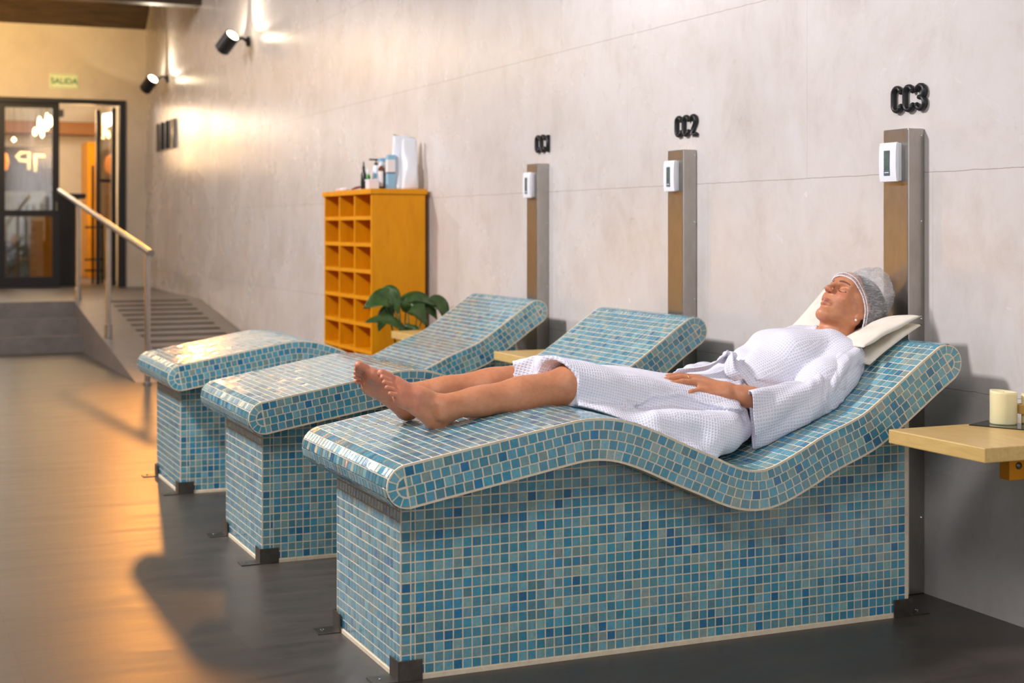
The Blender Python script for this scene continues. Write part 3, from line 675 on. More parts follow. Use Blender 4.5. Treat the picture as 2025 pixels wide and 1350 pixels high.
# ------------------------------------------------------------------ wall spotlights
def spotlight(loc, yw, tilt, label):
    """loc lens centre; yw wall point"""
    root = thing('wall_spotlight', label, 'spotlight', yw, 'black spotlights on the wall')
    b = MB(); b.lathe([(0.045, 0), (0.045, 0.02), (0.03, 0.028)], (XW - 0.001, yw[1], yw[2]), 20, axis=(-1, 0, 0)); b.build('wall_mount', M['blackmat'], root, smooth='auto')
    c_ = Vector(loc); d = Vector(tilt).normalized()
    b = MB(); b.tube([(XW - 0.02, yw[1], yw[2]), (XW - 0.07, yw[1] - 0.01, yw[2] + 0.03), c_ - d * 0.09 + Vector((.03, 0, 0))], 0.014, 10); b.build('arm', M['blackmat'], root, smooth=True)
    b = MB(); b.lathe([(0.060, -0.19), (0.070, -0.18), (0.070, -0.0), (0.066, 0.0), (0.060, -0.02)], c_, 28, axis=d, cap=True); b.build('housing', M['blackmat'], root, smooth='auto')
    b = MB(); b.lathe([(0.055, -0.004), (0.045, 0.004), (0.001, 0.008)], c_, 24, axis=d, cap=False); b.build('lens', M['lamp_on'], root, smooth=True)
    return root
spotlight((3.00, 13.10, 2.915), (XW, 13.23, 2.88), (.40, -.62, .66), 'black wall spotlight with lit lens, nearer one under the dark beam')
spotlight((3.00, 17.1, 2.895), (XW, 17.15, 2.90), (.40, -.62, .66), 'black wall spotlight with lit lens, farther one beside the exit sign')
for (x, y, z) in ((3.0, 13.10, 2.915), (3.0, 17.1, 2.895)):
    spot('wall_spot_beam', (x + 0.01, y - 0.03, z + 0.03), (x + 0.25, y - 0.62, z + 0.75), 22, (1.0, 0.86, 0.68), 104, 0.12, 0.03)
    spot('wall_spot_beam', (x + 0.01, y + 0.25, z + 0.03), (x + 0.22, y + 1.0, z + 1.0), 9, (1.0, 0.84, 0.62), 104, 0.15, 0.03)
# lamps farther along the same wall, above the picture
for y in (5.2, 9.2):
    spot('wall_spot_beam', (3.0, y, 3.0), (3.1, y - 0.9, 3.9), 22, (1.0, 0.95, 0.92), 125, 0.5, 0.05)

# framed slatted panel on the wall
gp = thing('slatted_wall_panel', 'dark wall panel with vertical glossy slats, left of the amber glow', 'wall panel', (XW, 17.2, 2.25))
b = MB(); b.box((XW - 0.02, 16.66, 2.09), (XW - 0.001, 17.82, 2.42)); b.build('backing', M['steel'], gp)
for k_ in range(4):
    b = MB(); y = 16.68 + k_ * 0.30; b.box((XW - 0.035, y, 2.095), (XW - 0.02, y + 0.17, 2.415)); b.build('slat', M['glassdark'], gp)
# exit sign
sg = thing('exit_sign', 'pale green exit sign reading SALIDA above the glass door', 'sign', (2.2, YE, 2.97))
b = MB(); b.box((2.035, YE - 0.012, 2.878), (2.372, YE - 0.001, 3.062), bev=0.004); b.build('plate', mat('sign_green', lin(236, 246, 200), 0.5), sg)
me = text_mesh('SALIDA', 0.095, 0.002, 0.0016); me.materials.append(mat('letter_green', lin(20, 130, 80), 0.5))
o = bpy.data.objects.new('lettering', me); C.objects.link(o); o.parent = sg; o.location = (2.2035 - 2.2, -0.0135, 0); o.rotation_euler = (PI / 2, 0, 0)
b = MB()
for (a0, b0) in (((2.05, 2.890), (2.357, 2.894)), ((2.05, 3.046), (2.357, 3.050)), ((2.05, 2.890), (2.054, 3.05)), ((2.353, 2.890), (2.357, 3.05))): b.box((a0[0], YE - 0.0135, a0[1]), (b0[0], YE - 0.012, b0[1]))
b.build('border', mat('border_green', lin(60, 150, 90), 0.5), sg)

# handrail
hr = thing('handrail', 'steel tube handrail descending along the ramp', 'handrail', (1.96, 13.3, 0.2))
b = MB(); b.tube([(1.96, 17.0, 1.604), (1.96, 15.1, 1.405), (1.96, 11.27, 1.005)], 0.026, 16); b.build('rail', M['steel'], hr, smooth='auto')
for y, zb in ((15.45, LAND), (13.40, rz(13.40)), (11.42, 0.0)):
    zt = 1.405 - (15.1 - y) * 0.1044
    b = MB(); b.tube([(1.96, y, zb), (1.96, y, zt - 0.02)], 0.022, 14); po = b.build('post', M['steel'], hr, smooth='auto')
    b = MB(); b.lathe([(0.034, 0), (0.034, 0.12 if y > 11.5 else 0.02), (0.023, 0.125 if y > 11.5 else 0.024)], (1.96, y, zb + 0.001), 16); b.build('collar', M['steel'], po, smooth='auto')

# ------------------------------------------------------------------ glass door and foyer behind it
D1 = MB(); D1.box((0.30, YE - 0.03, 2.70), (2.934, YE + 0.12, 2.76)); D1.box((2.862, YE - 0.03, LAND), (2.934, YE + 0.12, 2.70)); D1.box((0.30, YE - 0.03, LAND), (0.36, YE + 0.12, 2.70))
o = struct('door_1', D1, M['blackmat'])
gd = thing('glass_door', 'dark framed glass door leaf below the exit sign, with mirrored lit letters behind', 'door', (1.8, YE + 0.03, LAND))
b = MB()
b.box((1.455, YE + 0.01, LAND + 0.01), (1.523, YE + 0.06, 2.70)); b.box((2.07, YE + 0.01, LAND + 0.01), (2.15, YE + 0.06, 2.70)); b.box((1.523, YE + 0.01, 2.64), (2.07, YE + 0.06, 2.70)); b.box((1.523, YE + 0.01, 1.33), (2.07, YE + 0.06, 1.405)); b.box((1.523, YE + 0.01, LAND + 0.01), (2.07, YE + 0.06, 0.60))
b.build('frame', M['blackmat'], gd)
b = MB(); b.box((1.523, YE + 0.032, 1.405), (2.07, YE + 0.038, 2.64)); b.build('upper_pane', M['glass'], gd)
b = MB(); b.box((1.523, YE + 0.032, 0.60), (2.07, YE + 0.038, 1.33)); b.build('lower_pane', M['glass'], gd)
b = MB(); b.tube([(2.11, YE + 0.005, 1.40), (2.11, YE - 0.03, 1.40), (2.11, YE - 0.03, 1.50), (2.11, YE + 0.005, 1.50)], 0.008, 8); b.build('handle', M['chrome'], gd)
gd2 = thing('glass_door', 'dark framed glass door leaf at the left picture edge', 'door', (0.9, YE + 0.03, LAND))
b = MB(); b.box((0.36, YE + 0.01, LAND + 0.01), (0.43, YE + 0.06, 2.70)); b.box((1.38, YE + 0.01, LAND + 0.01), (1.452, YE + 0.06, 2.70)); b.box((0.43, YE + 0.01, 2.64), (1.38, YE + 0.06, 2.70)); b.box((0.43, YE + 0.01, 1.33), (1.38, YE + 0.06, 1.405)); b.box((0.43, YE + 0.01, LAND + 0.01), (1.38, YE + 0.06, 0.60)); b.build('frame', M['blackmat'], gd2)
b = MB(); b.box((0.43, YE + 0.032, 0.60), (1.38, YE + 0.038, 2.64)); b.build('pane', M['glass'], gd2)
fd = thing('folding_door', 'folded glass door leaf with dark frame at the right of the doorway', 'door', (2.75, YE + 0.4, LAND))
for (x, y) in ((2.66, YE + 0.55), (2.79, YE + 0.12)):
    b = MB(); b.box((x, y, LAND + 0.01), (x + 0.05, y + 0.05, 2.68)); b.build('stile', M['blackmat'], fd)
b = MB(); b.mesh([(2.70, YE + 0.57, LAND + 0.08), (2.80, YE + 0.16, LAND + 0.08), (2.80, YE + 0.16, 2.62), (2.70, YE + 0.57, 2.62)], [(0, 1, 2, 3)]); o = b.build('pane', M['glass'], fd); md = o.modifiers.new('thickness', 'SOLIDIFY'); md.thickness = 0.006
b = MB(); b.box((2.665, YE + 0.30, 1.76), (2.80, YE + 0.33, 1.80)); b.build('crossbar', M['blackmat'], fd)
# foyer shell
WARMW = mottled('foyer_paint', lin(222, 206, 176), lin(232, 218, 190), 2, 0.7)
b = MB(); b.box((XL, 23.2, 0.3), (4.4, 23.4, 3.6)); struct('wall_foyer_back', b, WARMW)
b = MB(); b.box((3.3, YE + 0.2, 0.3), (3.45, 23.2, 3.6)); struct('wall_foyer_right', b, WARMW)
b = MB(); b.box((-1.2, YE + 0.2, 0.3), (-1.05, 23.2, 3.6)); struct('wall_foyer_left', b, WARMW)
b = MB(); b.box((-1.2, YE + 0.2, 3.15), (3.45, 23.4, 3.3)); struct('ceiling_foyer', b, mat('foyer_ceiling_white', lin(236, 236, 232), 0.7))
b = MB(); b.box((-1.05, 22.7, 2.58), (3.3, 23.19, 2.76)); struct('trim_6', b, mat('brown_wood_band', lin(150, 98, 48), 0.5))
b = MB(); b.box((2.46, 22.2, 2.80), (2.62, 22.36, 2.9)); tag(b.build('ceiling_vent', M['blackmat']), 'small dark vent high in the room behind the doorway', 'vent')
b = MB(); b.box((2.955, 22.2, LAND), (3.09, 22.9, 2.44)); tag(b.build('orange_cupboard', M['yellow']), 'tall orange wooden cupboard seen through the open doorway', 'cupboard')
ct = thing('reception_counter', 'black reception counter standing in the open doorway', 'counter', (2.3, 19.2, LAND))
b = MB(); b.box((2.16, 19.2, LAND), (2.44, 20.6, 1.56)); b.build('body', M['blackmat'], ct)
b = MB(); b.box((2.14, 19.16, 1.56), (2.53, 20.65, 1.62)); b.build('top', M['black'], ct)
cr = thing('coat_stand', 'thin black metal stand beside the folded door', 'stand', (2.72, 19.8, LAND))
for xx, zz in ((2.70, 2.0), (2.82, 1.3)): b = MB(); b.tube([(xx, 19.8, LAND), (xx, 19.8, zz)], 0.018, 8); b.build('pole', M['blackmat'], cr)
for zz in (0.64, 0.78, 1.2): b = MB(); b.tube([(2.60, 19.8, zz), (2.84, 19.8, zz)], 0.013, 8); b.build('crossbar', M['blackmat'], cr)
bp = thing('reception_screen', 'dark reception panel with lit mirrored letters behind the glass door', 'panel', (1.95, 21.2, LAND))
b = MB(); b.box((0.9, 21.2, LAND), (2.42, 21.3, 2.30)); b.build('panel', mat('dark_brown_panel', lin(58, 48, 42), 0.35), bp)
def strokes(b, pts, r): b.tube(pts, r, 8)
b = MB(); y = 21.17
ox, ozt = 2.03, 2.285
def fx(px, py):  # door picture proportions of the two characters
    return (1.86 + (px - 28) / 57 * 0.40, y, 2.23 - (py - 292) / 41 * 0.26)
b.tube([fx(53, 331), fx(53, 294), fx(38, 295), fx(31, 303), fx(36, 311), fx(50, 312)], 0.022, 8); b.build('letter_p', M['letter_on'], bp, smooth=True)
b = MB(); b.tube([fx(65, 335), fx(65, 302)], 0.022, 8); b.tube([fx(62, 300), fx(83, 301)], 0.022, 8); b.build('letter_t', M['letter_on'], bp, smooth=True)
cl = thing('draped_table', 'table with pale grey cloth seen low through the glass door', 'table', (1.9, 20, LAND))
b = MB(); b.box((1.2, 20.0, 1.02), (2.13, 20.6, 1.66)); b.build('cloth', mottled('grey_cloth', lin(150, 158, 162), lin(180, 188, 190), 12, 0.8), cl)
b = MB(); b.box((1.25, 20.05, LAND), (1.30, 20.1, 1.02)); b.build('leg', M['blackmat'], cl)
b = MB(); b.box((2.05, 20.05, LAND), (2.10, 20.1, 1.02)); b.build('leg', M['blackmat'], cl)
b = MB(); b.box((1.78, 19.5, LAND), (2.05, 19.55, 1.28)); tag(b.build('display_board', mottled('grey_board', lin(96, 92, 88), lin(116, 112, 106), 5, 0.6)), 'grey upright board behind the lower glass pane of the door', 'board')
b = MB(); b.lathe([(0.001, -0.14), (0.07, -0.1), (0.09, 0), (0.07, 0.1), (0.001, 0.14)], (1.63, 20.45, 2.06), 20); tag(b.build('orange_lampshade', emit('glowing_orange_shade', (1.0, 0.30, 0.03), 1.0), smooth=True), 'round glowing orange lampshade at the left of the glass door', 'lamp')
pd = thing('pendant_lamp', 'cluster of lit amber bulbs hanging behind the glass door', 'lamp', (2.1, 20, 3.15))
for (x, z, h_) in ((2.00, 2.38, .10), (2.055, 2.42, .20), (2.09, 2.36, .22), (2.15, 2.45, .22), (2.19, 2.50, .14)):
    b = MB(); b.lathe([(0.001, 0), (0.022, 0.02), (0.026, h_ * .6), (0.012, h_), (0.001, h_ + .01)], (x, 20.0, z), 12); b.build('bulb', M['bulb_on'], pd, smooth=True)
b = MB()
for x in (2.00, 2.055, 2.09, 2.15, 2.19): b.tube([(x, 20.0, 2.55), (2.1, 20.0, 3.15)], 0.003, 6)
b.build('cord', M['blackmat'], pd)
b = MB(); b.lathe([(0.001, -0.03), (0.03, 0), (0.001, 0.035)], (1.74, 20.0, 2.325), 12); t = thing('hanging_bulb', 'single lit round bulb left of the amber bulb cluster', 'lamp', (1.74, 20, 3.15)); b.build('bulb', M['bulb_on'], t, smooth=True); b = MB(); b.tube([(1.74, 20, 2.35), (1.74, 20, 3.15)], .003, 6); b.build('cord', M['blackmat'], t)
point('foyer_light', (2.3, 21.0, 2.3), 40, (1.0, 0.68, 0.36), 0.3)
point('foyer_light', (1.4, 21.0, 2.9), 90, (1.0, 0.93, 0.85), 0.3)
point('foyer_light', (2.6, 19.6, 2.6), 25, (1.0, 0.60, 0.28), 0.2)

# ------------------------------------------------------------------ distance-field modelling for body and cloth
def V3(*a): return np.array(a, np.float32)
class Field:
    def __init__(s, xs, ys, zs):
        s.ax = [np.asarray(a, np.float32) for a in (xs, ys, zs)]
        s.f = np.full([len(a) for a in s.ax], 0.2, np.float32)
    def region(s, lo, hi):
        sl = []
        for a, l, h in zip(s.ax, lo, hi):
            i0 = int(np.searchsorted(a, l)); i1 = int(np.searchsorted(a, h)); sl.append(slice(max(0, i0 - 1), min(len(a), i1 + 1)))
        g = np.meshgrid(*[a[q] for a, q in zip(s.ax, sl)], indexing='ij', sparse=True)
        return tuple(sl), g
    def put(s, fn, lo, hi, k=0.01, op='u', pad=0.03):
        sl, g = s.region(np.array(lo) - pad, np.array(hi) + pad)
        if min(q.stop - q.start for q in sl) <= 0: return
        d = fn(*g); cur = s.f[sl]
        if op == 's': d = -d
        if op == 'u':
            if k > 0:
                h = np.clip(0.5 + 0.5 * (cur - d) / k, 0, 1); s.f[sl] = cur * (1 - h) + d * h - k * h * (1 - h)
            else: s.f[sl] = np.minimum(cur, d)
        else:
            if k > 0:
                h = np.clip(0.5 - 0.5 * (cur - d) / k, 0, 1); s.f[sl] = cur * (1 - h) + d * h + k * h * (1 - h)
            else: s.f[sl] = np.maximum(cur, d)
    def cap(s, a, b, ra, rb, k=0.01, op='u', flat=None, fl=1.0):
        """tapered limb from a to b; flat = direction in which it is thinner by the factor fl"""
        a = np.array(a, np.float32); b_ = np.array(b, np.float32); ab = b_ - a; L2 = float(ab @ ab) + 1e-9; r = max(ra, rb)
        fd = None if flat is None else np.array(flat, np.float32) / np.linalg.norm(flat)
        def fn(X, Y, Z):
            px, py, pz = X - a[0], Y - a[1], Z - a[2]
            t = np.clip((px * ab[0] + py * ab[1] + pz * ab[2]) / L2, 0, 1)
            qx, qy, qz = px - ab[0] * t, py - ab[1] * t, pz - ab[2] * t
            d2 = qx * qx + qy * qy + qz * qz
            if fd is not None:
                e = qx * fd[0] + qy * fd[1] + qz * fd[2]; d2 = d2 + e * e * (1 / fl ** 2 - 1)
                return (np.sqrt(d2) - (ra + (rb - ra) * t)) * (0.5 + 0.5 * fl)
            return np.sqrt(d2) - (ra + (rb - ra) * t)
        s.put(fn, np.minimum(a, b_) - r, np.maximum(a, b_) + r, k, op)
    def ell(s, c, r, R=None, k=0.01, op='u'):
        c = np.array(c, np.float32); r = np.array(r, np.float32); R = np.eye(3, dtype=np.float32) if R is None else np.array(R, np.float32)  # rows = local axes
        ext = np.sqrt(((R.T * r) ** 2).sum(1))
        def fn(X, Y, Z):
            p = [X - c[0], Y - c[1], Z - c[2]]
            u = [(p[0] * R[i][0] + p[1] * R[i][1] + p[2] * R[i][2]) for i in range(3)]
            k0 = np.sqrt(sum((u[i] / r[i]) ** 2 for i in range(3))); k1 = np.sqrt(sum((u[i] / r[i] ** 2) ** 2 for i in range(3))) + 1e-6
            return k0 * (k0 - 1) / k1
        s.put(fn, c - ext, c + ext, k, op)
    def mesh(s):
        f = s.f; n = f < 0; nx, ny, nz = f.shape
        cnt = np.zeros((nx - 1, ny - 1, nz - 1), np.uint8)
        for i in (0, 1):
            for j in (0, 1):
                for k in (0, 1): cnt += n[i:nx - 1 + i, j:ny - 1 + j, k:nz - 1 + k]
        I, J, K = np.nonzero((cnt > 0) & (cnt < 8)); N = len(I)
        idx = np.full(cnt.shape, -1, np.int32); idx[I, J, K] = np.arange(N)
        acc = np.zeros((N, 3), np.float64); w_ = np.zeros(N)
        co = [(i, j, k) for i in (0, 1) for j in (0, 1) for k in (0, 1)]
        for a in co:
            for d in range(3):
                if a[d]: continue
                b_ = list(a); b_[d] = 1
                fa = f[I + a[0], J + a[1], K + a[2]]; fb = f[I + b_[0], J + b_[1], K + b_[2]]
                m_ = (fa < 0) != (fb < 0); t = fa / (fa - fb + 1e-12)
                p = np.stack([np.full(N, a[0], float), np.full(N, a[1], float), np.full(N, a[2], float)], 1); p[:, d] += t
                acc[m_] += p[m_]; w_[m_] += 1
        acc /= w_[:, None]
        P = np.zeros((N, 3))
        for d, q in enumerate((I, J, K)): P[:, d] = s.ax[d][q] * (1 - acc[:, d]) + s.ax[d][q + 1] * acc[:, d]
        faces = []
        for d in range(3):
            sa = [slice(None)] * 3; sb = [slice(None)] * 3; sa[d] = slice(0, -1); sb[d] = slice(1, None)
            A = n[tuple(sa)]; B = n[tuple(sb)]; e = A != B
            ii, jj, kk = np.nonzero(e); o = [(d + 1) % 3, (d + 2) % 3]; q = np.stack([ii, jj, kk], 1)
            ok = (q[:, o[0]] > 0) & (q[:, o[1]] > 0) & (q[:, o[0]] < f.shape[o[0]] - 1) & (q[:, o[1]] < f.shape[o[1]] - 1)
            q = q[ok]; flip = A[q[:, 0], q[:, 1], q[:, 2]]
            def g(a, b2):
                r = q.copy(); r[:, o[0]] += a; r[:, o[1]] += b2; return idx[r[:, 0], r[:, 1], r[:, 2]]
            qd = np.stack([g(-1, -1), g(0, -1), g(0, 0), g(-1, 0)], 1)
            qd[~flip] = qd[~flip][:, ::-1]; faces.append(qd)
        F = np.concatenate(faces); F = F[(F >= 0).all(1)]
        return P, F
def np_mesh(name, P, F, mats, parent, smooth_it=0):
    me = bpy.data.meshes.new(name); me.vertices.add(len(P)); me.vertices.foreach_set('co', P.astype(np.float32).ravel())
    me.loops.add(F.size); me.loops.foreach_set('vertex_index', F.astype(np.int32).ravel())
    me.polygons.add(len(F)); me.polygons.foreach_set('loop_start', np.arange(0, F.size, 4, dtype=np.int32)); me.update(calc_edges=True); me.validate()
    me.shade_smooth()
    for m in (mats if isinstance(mats, (list, tuple)) else [mats]): me.materials.append(m)
    o = bpy.data.objects.new(name, me); C.objects.link(o)
    if parent is not None:
        o.parent = parent; o.matrix_parent_inverse = Matrix.Translation(parent.location).inverted()
    return o
def relax(P, F, it):
    n = len(P)
    e = np.concatenate([F[:, [0, 1]], F[:, [1, 2]], F[:, [2, 3]], F[:, [3, 0]]]); e = np.concatenate([e, e[:, ::-1]])
    deg = np.bincount(e[:, 0], minlength=n)[:, None]
    for _ in range(it):
        s = np.stack([np.bincount(e[:, 0], weights=P[e[:, 1], d], minlength=n) for d in range(3)], 1)
        P = P * 0.4 + 0.6 * s / deg
    return P
def axis_grid(segs):
    out = []
    for a, b_, h in segs: out.append(np.arange(a, b_ - h * 0.5, h))
    return np.concatenate(out)
def nrm(v): v = np.array(v, float); return v / np.linalg.norm(v)

# ------------------------------------------------------------------ the lying person
YC = 3.99
HU = nrm((.6725, .0723, .7366)); HN = nrm((-.7308, -.0925, .6763)); HR = np.cross(HN, HU)   # head axes: up, face normal, her right
HC = np.array((2.933, 3.985, .949))
def hp(r, u, n): return HC + HR * r + HU * u + HN * n
HM = np.stack([HR, HU, HN])
person = thing('person', 'woman lying on the nearest lounger in a white waffle robe and shower cap, eyes closed', 'person', (2.3, YC, 0.52))
fineh = 0.0017
F = Field(axis_grid([(1.18, 1.56, .0019), (1.56, 2.18, .0045), (2.18, 2.46, .0019), (2.46, 2.78, .006), (2.78, 3.12, fineh)]),
          axis_grid([(3.66, 4.34, .0023)]), axis_grid([(.50, 1.10, .0020)]))
SK = 0.012
# torso (under the robe)
F.ell((2.40, YC, .615), (.13, .15, .075), k=.03); F.cap((2.42, YC - .01, .625), (2.66, YC, .735), .080, .078, k=.03, flat=(-.4, 0, .9), fl=.85)
F.cap((2.60, YC - .05, .71), (2.74, YC - .04, .765), .072, .068, k=.03); F.cap((2.60, YC + .05, .71), (2.74, YC + .04, .765), .072, .068, k=.03)
F.cap((2.82, YC - .13, .775), (2.82, YC + .13, .780), .038, .038, k=.04)
# neck
F.cap((2.872, YC, .822), (2.915, YC, .905), .055, .052, k=.025)
F.cap((2.82, YC, .785), (2.875, YC, .825), .055, .055, k=.03)
# left arm (near): shoulder, elbow, wrist
SH = (2.805, 3.845, .766); EL = (2.615, 3.755, .650); WR = (2.392, 3.843, .706)
F.cap(SH, EL, .040, .038, k=.02); F.cap(EL, (2.53, 3.785, .665), .040, .039, k=.02)
F.cap((2.54, 3.782, .664), (2.44, 3.823, .688), .038, .031, k=.02); F.cap((2.45, 3.82, .686), WR, .031, .027, k=.02, flat=(.1, -.5, .86), fl=.8)
F.ell((2.414, 3.822, .708), (.012, .010, .009), k=.012)
# right arm hidden inside the robe
F.cap((2.80, 4.140, .775), (2.62, 4.235, .68), .040, .038, k=.02); F.cap((2.62, 4.24, .68), (2.46, 4.16, .70), .038, .028, k=.02)
# hand, palm on the thigh
HD = nrm((.10, -.62, .78))      # back of the hand
kn = dict(i=(2.312, 3.922, .741), m=(2.306, 3.904, .7395), r=(2.300, 3.884, .731), p=(2.300, 3.862, .708))
F.cap(WR, (2.325, 3.905, .733), .025, .023, k=.014, flat=HD, fl=.62); F.cap(WR, (2.322, 3.882, .722), .025, .022, k=.014, flat=HD, fl=.62)
F.cap((2.385, 3.838, .696), (2.318, 3.864, .703), .022, .018, k=.014, flat=HD, fl=.7)
tips = dict(i=[(2.275, 3.934, .748), (2.245, 3.942, .745), (2.220, 3.948, .738)], m=[(2.262, 3.914, .744), (2.230, 3.921, .740), (2.203, 3.927, .731)],
            r=[(2.260, 3.892, .733), (2.232, 3.899, .727), (2.208, 3.905, .718)], p=[(2.274, 3.859, .705), (2.256, 3.859, .697), (2.243, 3.862, .688)])
fr = dict(i=.0094, m=.0097, r=.0093, p=.0079)
for q in 'imrp':
    pts = [kn[q]] + tips[q]; r0 = fr[q]
    F.cap((np.array(WR) * .35 + np.array(kn[q]) * .65), kn[q], r0 * 1.05, r0 * 1.12, k=.008)
    for a, b_, ra, rb in zip(pts[:-1], pts[1:], (r0 * 1.08, r0, r0 * .95), (r0, r0 * .95, r0 * .82)): F.cap(a, b_, ra, rb, k=.0022)
# thumb on the far side
F.cap((2.365, 3.865, .712), (2.335, 3.925, .728), .013, .011, k=.012); F.cap((2.335, 3.925, .728), (2.300, 3.955, .735), .0105, .009, k=.004)
# legs
for sgn, A, Kn, Hp in ((-1, (1.498, 3.928, .686), (1.905, 3.93, .734), (2.33, 3.915, .612)), (1, (1.474, 4.150, .698), (1.90, 4.120, .738), (2.33, 4.065, .615))):
    A = np.array(A); Kn = np.array(Kn); Hp = np.array(Hp); ax = nrm(Kn - A)
    dn = nrm(np.cross(np.cross(ax, (0, 0, -1)), ax))
    F.cap(A + ax * .01, A + (Kn - A) * .30, .0345, .0385, k=.02)
    F.cap(A + (Kn - A) * .25, A + (Kn - A) * .62 - dn * -.006, .0375, .0500, k=.025)
    F.cap(A + (Kn - A) * .60 + dn * .006, Kn + dn * .004, .0505, .0500, k=.03)
    F.ell(Kn - dn * .016, (.040, .038, .036), k=.02)
    F.cap(Kn, Hp, .058, .082, k=.03)
    F.cap(A + (Kn - A) * .1 - dn * .018, A + (Kn - A) * .9 - dn * .026, .016, .022, k=.02)
    # foot
    f_ = nrm((-.76, -.03 if sgn < 0 else .02, .64)); m_ = np.array((.36, -.83 * sgn, .42)); m_ = nrm(m_ - f_ * m_.dot(f_)); d_ = nrm(np.cross(m_, f_) * (-sgn)); 
    if d_[0] < 0: d_ = -d_
    O_ = A - f_ * .042 - d_ * .066
    def fp(l, w_, h): return O_ + f_ * (l * 1.08) + m_ * w_ + d_ * h
    R_ = np.stack([f_, m_, d_])
    F.ell(fp(.022, .0, .027), (.031, .029, .034), R_, k=.022)
    F.cap(fp(.012, 0, .04), A + ax * .035 + dn * .004, .020, .022, k=.022)          # heel cord
    F.cap(A, fp(.10, .008, .048), .034, .026, k=.025); F.cap(fp(.09, .010, .045), fp(.168, .014, .022), .026, .0165, k=.02)
    F.cap(fp(.03, -.008, .024), fp(.15, -.024, .016), .024, .0155, k=.02); F.cap(fp(.10, .002, .030), fp(.158, -.008, .018), .024, .0155, k=.02)
    F.cap(fp(.145, .022, .024), fp(.172, .026, .020), .021, .0175, k=.015); F.ell(fp(.165, .030, .017), (.022, .016, .018), R_, k=.012)
    F.ell(fp(.140, -.032, .014), (.024, .013, .014), R_, k=.012)
    F.ell(A + m_ * .028 + d_ * .004, (.014, .013, .015), k=.014); F.ell(A - m_ * .029 - d_ * .004, (.014, .013, .015), k=.014)   # ankle bones
    for l0, w0, l1, w1, r0 in ((.172, .027, .216, .024, .0125), (.168, .008, .211, .0065, .0082), (.163, -.0065, .203, -.009, .0076), (.156, -.020, .193, -.024, .0072), (.147, -.033, .180, -.0385, .0070)):
        lm = l0 + (l1 - l0) * .55; F.cap(fp(l0, w0, .016), fp(lm, (w0 + w1) / 2, .023), r0 * 1.05, r0 * .92, k=.006); F.cap(fp(lm, (w0 + w1) / 2, .023), fp(l1, w1, .0155), r0 * .9, r0 * 1.02, k=.003)
# head
F.ell(hp(0, .028, -.030), (.069, .074, .092), HM, k=.0)
F.ell(hp(0, .008, .012), (.060, .078, .066), HM, k=.02)
F.ell(hp(0, -.045, .030), (.045, .050, .045), HM, k=.025)                    # muzzle and jaw
F.cap(hp(-.046, -.050, -.010), hp(-.016, -.092, .052), .018, .014, k=.025); F.cap(hp(.046, -.050, -.010), hp(.016, -.092, .052), .018, .014, k=.025)
F.ell(hp(0, -.092, .062), (.017, .014, .015), HM, k=.018)                    # chin
F.cap(hp(-.045, -.040, -.02), hp(-.05, .01, .01), .020, .018, k=.02); F.cap(hp(.045, -.040, -.02), hp(.05, .01, .01), .020, .018, k=.02)
F.ell(hp(-.036, -.018, .052), (.019, .018, .014), HM, k=.02); F.ell(hp(.036, -.018, .052), (.019, .018, .014), HM, k=.02)   # cheeks
F.ell(hp(0, .050, .050), (.050, .034, .026), HM, k=.025)                     # forehead
for sg in (-1, 1):
    F.cap(hp(.012 * sg, .026, .0735), hp(.043 * sg, .025, .058), .0075, .007, k=.014)            # brow ridge
    F.ell(hp(.0305 * sg, .008, .073), (.019, .0095, .0095), HM, k=.012, op='s')                   # eye socket
    F.ell(hp(.031 * sg, .004, .0535), (.0165, .0125, .0150), HM, k=.008)                          # closed lid over the eye
    F.cap(hp(.0185 * sg, -.0015, .0680), hp(.030 * sg, -.0052, .0695), .0010, .0012, k=.0025, op='s'); F.cap(hp(.030 * sg, -.0052, .0695), hp(.045 * sg, -.0010, .0620), .0012, .0010, k=.0025, op='s')
F.cap(hp(0, .024, .076), hp(0, -.010, .0975), .0056, .0056, k=.012); F.ell(hp(0, -.0158, .1000), (.0072, .0066, .0074), HM, k=.009)   # nose
for sg in (-1, 1):
    F.ell(hp(.0092 * sg, -.0190, .0900), (.0058, .0056, .0085), HM, k=.010)
    F.ell(hp(.0052 * sg, -.0250, .0930), (.0028, .0032, .0050), HM, k=.0022, op='s')
F.cap(hp(-.009, -.052, .0820), hp(.009, -.052, .0820), .0046, .0046, k=.010)
for sg in (-1, 1):
    F.cap(hp(.022 * sg, -.0560, .0715), hp(0, -.0520, .0835), .0024, .0038, k=.008); F.cap(hp(.018 * sg, -.0610, .0710), hp(0, -.0625, .0800), .0028, .0044, k=.008)
    F.cap(hp(.0285 * sg, -.0560, .0680), hp(0, -.0572, .0895), .0010, .0012, k=.003, op='s')
F.ell(hp(0, -.0755, .0810), (.014, .005, .006), HM, k=.008, op='s')
# ears
for sg in (-1, 1):
    F.ell(hp(.0715 * sg, -.010, -.020), (.0065, .031, .018), HM, k=.006); F.ell(hp(.078 * sg, -.004, -.016), (.005, .018, .009), HM, k=.004, op='s')
    F.ell(hp(.0700 * sg, -.040, -.012), (.0058, .0105, .0085), HM, k=.005)
# under the chin
F.cap(hp(0, -.068, .030), (2.898, YC, .895), .026, .045, k=.02)
P, Q = F.mesh(); P = relax(P, Q, 2)
